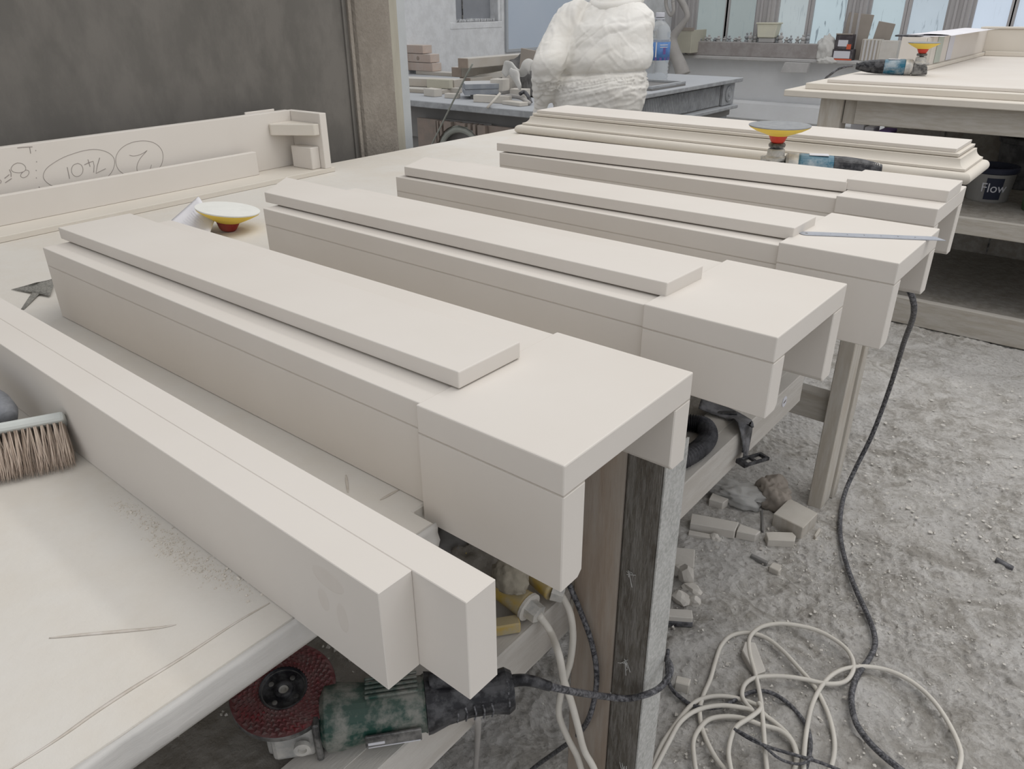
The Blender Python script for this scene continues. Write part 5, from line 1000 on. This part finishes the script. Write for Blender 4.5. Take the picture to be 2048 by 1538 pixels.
# ================================================================ PERSON in a white coverall, seen from behind
def loft(bm, rings, seg=28):
    R = []
    for (x, y, z, a, b) in rings:
        R.append([bm.verts.new((x + a * math.copysign(abs(math.cos(w)) ** .9, math.cos(w)), y + b * math.copysign(abs(math.sin(w)) ** .9, math.sin(w)), z)) for w in [2 * math.pi * k / seg for k in range(seg)]])
    for A_, B_ in zip(R, R[1:]):
        for i in range(seg): bm.faces.new((A_[i], A_[(i + 1) % seg], B_[(i + 1) % seg], B_[i]))
    bm.faces.new(R[0][::-1]); bm.faces.new(R[-1])
def fuse(name, bm, m, parent, vox, fold=None, sm=6):
    o = obj(name, bm, m, None); r_ = o.modifiers.new('r', 'REMESH'); r_.mode = 'VOXEL'; r_.voxel_size = vox
    s_ = o.modifiers.new('s', 'SMOOTH'); s_.iterations = sm; s_.factor = .6
    bpy.context.view_layer.update(); me = bpy.data.meshes.new_from_object(o.evaluated_get(bpy.context.evaluated_depsgraph_get()))
    old = o.data; o.modifiers.clear(); o.data = me; bpy.data.meshes.remove(old)
    if not me.materials: me.materials.append(m)
    if fold:
        nr = [v.normal.copy() for v in me.vertices]
        for v, nn in zip(me.vertices, nr): v.co += nn * fold(v.co)
    me.polygons.foreach_set('use_smooth', [True] * len(me.polygons)); me.transform(W(parent).inverted()); o.parent = parent; return o
PXc, PYc = -2.0, 3.1
t = thing('person', 'person in a hooded white coverall seen from behind, standing beyond the workbench', 'person', (PXc, PYc, -ZT))
torso = [(-2.0, 3.08, -.16, .190, .14), (-2.0, 3.07, -.060, .205, .150), (-1.99, 3.07, -.035, .248, .178), (-1.99, 3.07, .03, .268, .188), (-1.985, 3.07, .10, .272, .19), (-1.985, 3.09, .165, .258, .170), (-1.985, 3.10, .22, .268, .185), (-1.98, 3.12, .30, .262, .19), (-1.970, 3.14, .38, .242, .175), (-1.965, 3.17, .44, .215, .145), (-1.965, 3.19, .50, .13, .11), (-1.965, 3.21, .55, .075, .08)]
lsh, lel, lwr = Vector((-2.155, 3.06, .400)), Vector((-2.165, 2.885, .210)), Vector((-2.2445, 2.93, 0.0162))
rsh, rel, rwr = Vector((-1.90, 3.22, .395)), Vector((-2.03, 3.36, .22)), Vector((-2.15, 3.40, .12))
def bodybm(g):
    bm = BM()
    loft(bm, [(x, y, z, a - .035 + g, b - .035 + g) for x, y, z, a, b in torso])
    for sx in (-1, 1):
        hx = -2.0 + sx * .095
        loft(bm, [(hx + sx * .02, 3.10, -ZT + .07, .045 + g, .05 + g), (hx + sx * .01, 3.09, -.70, .058 + g, .06 + g), (hx, 3.08, -.48, .062 + g, .065 + g), (hx, 3.08, -.28, .078 + g, .085 + g), (hx, 3.08, -.10, .09 + g, .10 + g)])
    add_tube(bm, [lsh + Vector((.07, .01, .02)), lsh, lsh.lerp(lel, .5) + Vector((-.015, 0, 0)), lel, lel.lerp(lwr, .5), lwr], [.060 + g, .070 + g, .064 + g, .058 + g, .050 + g, .034 + g * .7], 18, 6)
    add_tube(bm, [rsh + Vector((-.07, .01, .02)), rsh, rsh.lerp(rel, .5), rel, rel.lerp(rwr, .5), rwr], [.055 + g, .060 + g, .052 + g, .046 + g, .040 + g, .030 + g * .7], 18, 6)
    return bm
bm = bodybm(-.024)
hd = Vector((-1.95, 3.26, .66))
bmesh.ops.create_icosphere(bm, subdivisions=3, radius=1, matrix=Matrix.Translation(hd) @ Matrix.Diagonal((.072, .092, .115, 1)))
add_tube(bm, [(-1.965, 3.20, .50), (-1.957, 3.23, .60)], .055, 14, 0)
bmesh.ops.create_icosphere(bm, subdivisions=2, radius=1, matrix=Matrix.Translation(hd + Vector((0, .095, -.01))) @ Matrix.Diagonal((.012, .020, .022, 1)))      # nose
bmesh.ops.create_icosphere(bm, subdivisions=2, radius=1, matrix=Matrix.Translation(hd + Vector((0, .06, -.075))) @ Matrix.Diagonal((.035, .030, .028, 1)))     # chin
for sx in (-1, 1): bmesh.ops.create_icosphere(bm, subdivisions=2, radius=1, matrix=Matrix.Translation(hd + Vector((sx * .074, 0, -.005))) @ Matrix.Diagonal((.010, .020, .032, 1)))
fuse('body', bm, SKIN, t, .012, sm=3)
for sx in (-1, 1):
    bm = BM(); bmesh.ops.create_icosphere(bm, subdivisions=2, radius=.011, matrix=Matrix.Translation(hd + Vector((sx * .03, .080, .005)))); obj('eye', bm, LABELW, t, smooth=True, world=W(t))
bm = BM(); add_tube(bm, [hd + Vector((-.025, .080, -.055)), hd + Vector((0, .088, -.055)), hd + Vector((.025, .080, -.055))], .004, 6, 3); obj('mouth', bm, RED2, t, world=W(t))
def crease(v, w):
    return max(0., 1 - abs(noise.noise(v)) / w)
def fold(co):
    x, y, z = co; w = .9 * noise.noise(co * 2.6) + .35 * noise.noise(co * 7)
    f = .012 * noise.noise(Vector((x * 2.6, y * 2.6, z * 3)))
    a_, b_ = x * .75 + z * .66, z * .75 - x * .66                                  # two families of long diagonal folds
    f += .012 * abs(noise.noise(Vector((a_ * 2.0, y * 3, b_ * 7.5 + w)))) ** .8 - .004
    f += .007 * abs(noise.noise(Vector((b_ * 3.0 + 5, y * 4, a_ * 11 + w)))) - .002
    f -= .0045 * crease(Vector((a_ * 3.2 + 9, y * 4, b_ * 13 + w * 1.5)), .10)
    f += .003 * crease(Vector((b_ * 6 + 2, y * 7, a_ * 19 + w)), .14) - .002 * crease(Vector((x * 21, y * 21 + 3, z * 20)), .16)
    wz = .165 + (x + 2.0) * .06
    if x > -2.2 and not (y < 2.93 and x < -2.05): f -= .013 * math.exp(-((z - wz) / .006) ** 2)                      # elastic waist
    if -2.2 < x and wz < z < wz + .12: f += .016 * math.sin((z - wz) / .12 * math.pi) * (.7 + .6 * noise.noise(Vector((x * 9, 0, 3))))
    if -2.2 < x and wz - .20 < z < wz:                                              # irregular gathers below the elastic
        k = (wz - z) / .20; f += .015 * (1 - k) * min(1, k * 5) * crease(Vector((x * 11 / (1 + 1.2 * k) + z * 7, y * 9, 2 + z * 1.2)), .22)
    if x < -2.2 and z < .16: f += .0022 * math.sin(z * 170 + x * 40 + 5 * noise.noise(co * 12))   # gathered sleeve
    return f
bm = bodybm(.022); fuse('coverall', bm, SUIT, t, .007, fold, 10)
bm = BM(); hoodc = Vector((-1.955, 3.225, .645))
bmesh.ops.create_uvsphere(bm, u_segments=36, v_segments=24, radius=1, matrix=Matrix.Translation(hoodc) @ Matrix.Diagonal((.108, .125, .145, 1)))
bmesh.ops.delete(bm, geom=[f for f in bm.faces if f.calc_center_median().y > hoodc.y + .082 and f.calc_center_median().z < hoodc.z + .10], context='FACES')
o = obj('hood', bm, SUIT, t, smooth=True, world=W(t)); o.modifiers.new('s', 'SOLIDIFY').thickness = .006
bm = BM(); add_tube(bm, [(-1.965 + .120 * math.cos(a), 3.185 + .105 * math.sin(a), .495 + .030 * math.sin(a)) for a in [2 * math.pi * k / 24 for k in range(25)]], .024, 12, 2); obj('hood_collar', bm, SUIT, t, smooth=True, world=W(t))
def glove(wr, dirv, side):
    bm = BM(); d_ = dirv.normalized(); ax_ = Vector((0, 1, 0)); ax_ = (ax_ - d_ * ax_.dot(d_)).normalized(); nn = d_.cross(ax_)
    add_tube(bm, [wr - d_ * .05, wr - d_ * .01, wr + d_ * .02], [.050, .040, .036], 16, 4, (1, .9))
    add_tube(bm, [wr, wr + d_ * .04, wr + d_ * .085], [.033, .040, .038], 16, 4, (1, .5))
    for k, L0 in enumerate((.058, .072, .076, .066)):
        b0 = wr + d_ * .080 + ax_ * (-.030 + .020 * k); c1_ = b0 + d_ * L0 * .45 + nn * .006 * side; c2_ = c1_ + (d_ + nn * .5 * side).normalized() * L0 * .35; c3_ = c2_ + (d_ * .6 + nn * .8 * side).normalized() * L0 * .25
        add_tube(bm, [b0 - d_ * .02, b0, c1_, c2_, c3_], [.0105, .0105, .010, .0095, .008], 10, 3)
    th = wr + d_ * .030 + ax_ * .030
    add_tube(bm, [th - ax_ * .015, th + ax_ * .015 + d_ * .02, th + ax_ * .022 + d_ * .045 + nn * .01 * side], [.013, .012, .009], 10, 3)
    return bm
fuse('glove', glove(lwr + Vector((0, 0, -.01)), Vector((-.25, -.02, -1)), 1), SUIT, t, .004, None, 2)
fuse('glove', glove(rwr, Vector((-.5, .8, -.4)), -1), SUIT, t, .004, None, 2)
for sx in (-1, 1):
    bm = BM(); x = -2.0 + sx * .115
    add_tube(bm, [(x, 3.05, -ZT + .045), (x, 3.12, -ZT + .05), (x + sx * .01, 3.22, -ZT + .042), (x + sx * .015, 3.30, -ZT + .034)], [.045, .048, .046, .034, .026], 16, 4, (.85, 1)); add_tube(bm, [(x, 3.10, -ZT + .04), (x, 3.09, -ZT + .15)], .058, 16, 0)
    for v in bm.verts: v.co.z = max(v.co.z, -ZT + .002)
    fuse('boot', bm, RUBB, t, .008, None, 3)

# ---------------------------------------------------------------- lift everything so that the floor is at z = 0
for o in list(S.objects):
    if o.parent is None and o.type in {'MESH', 'EMPTY'}: o.location.z += ZT
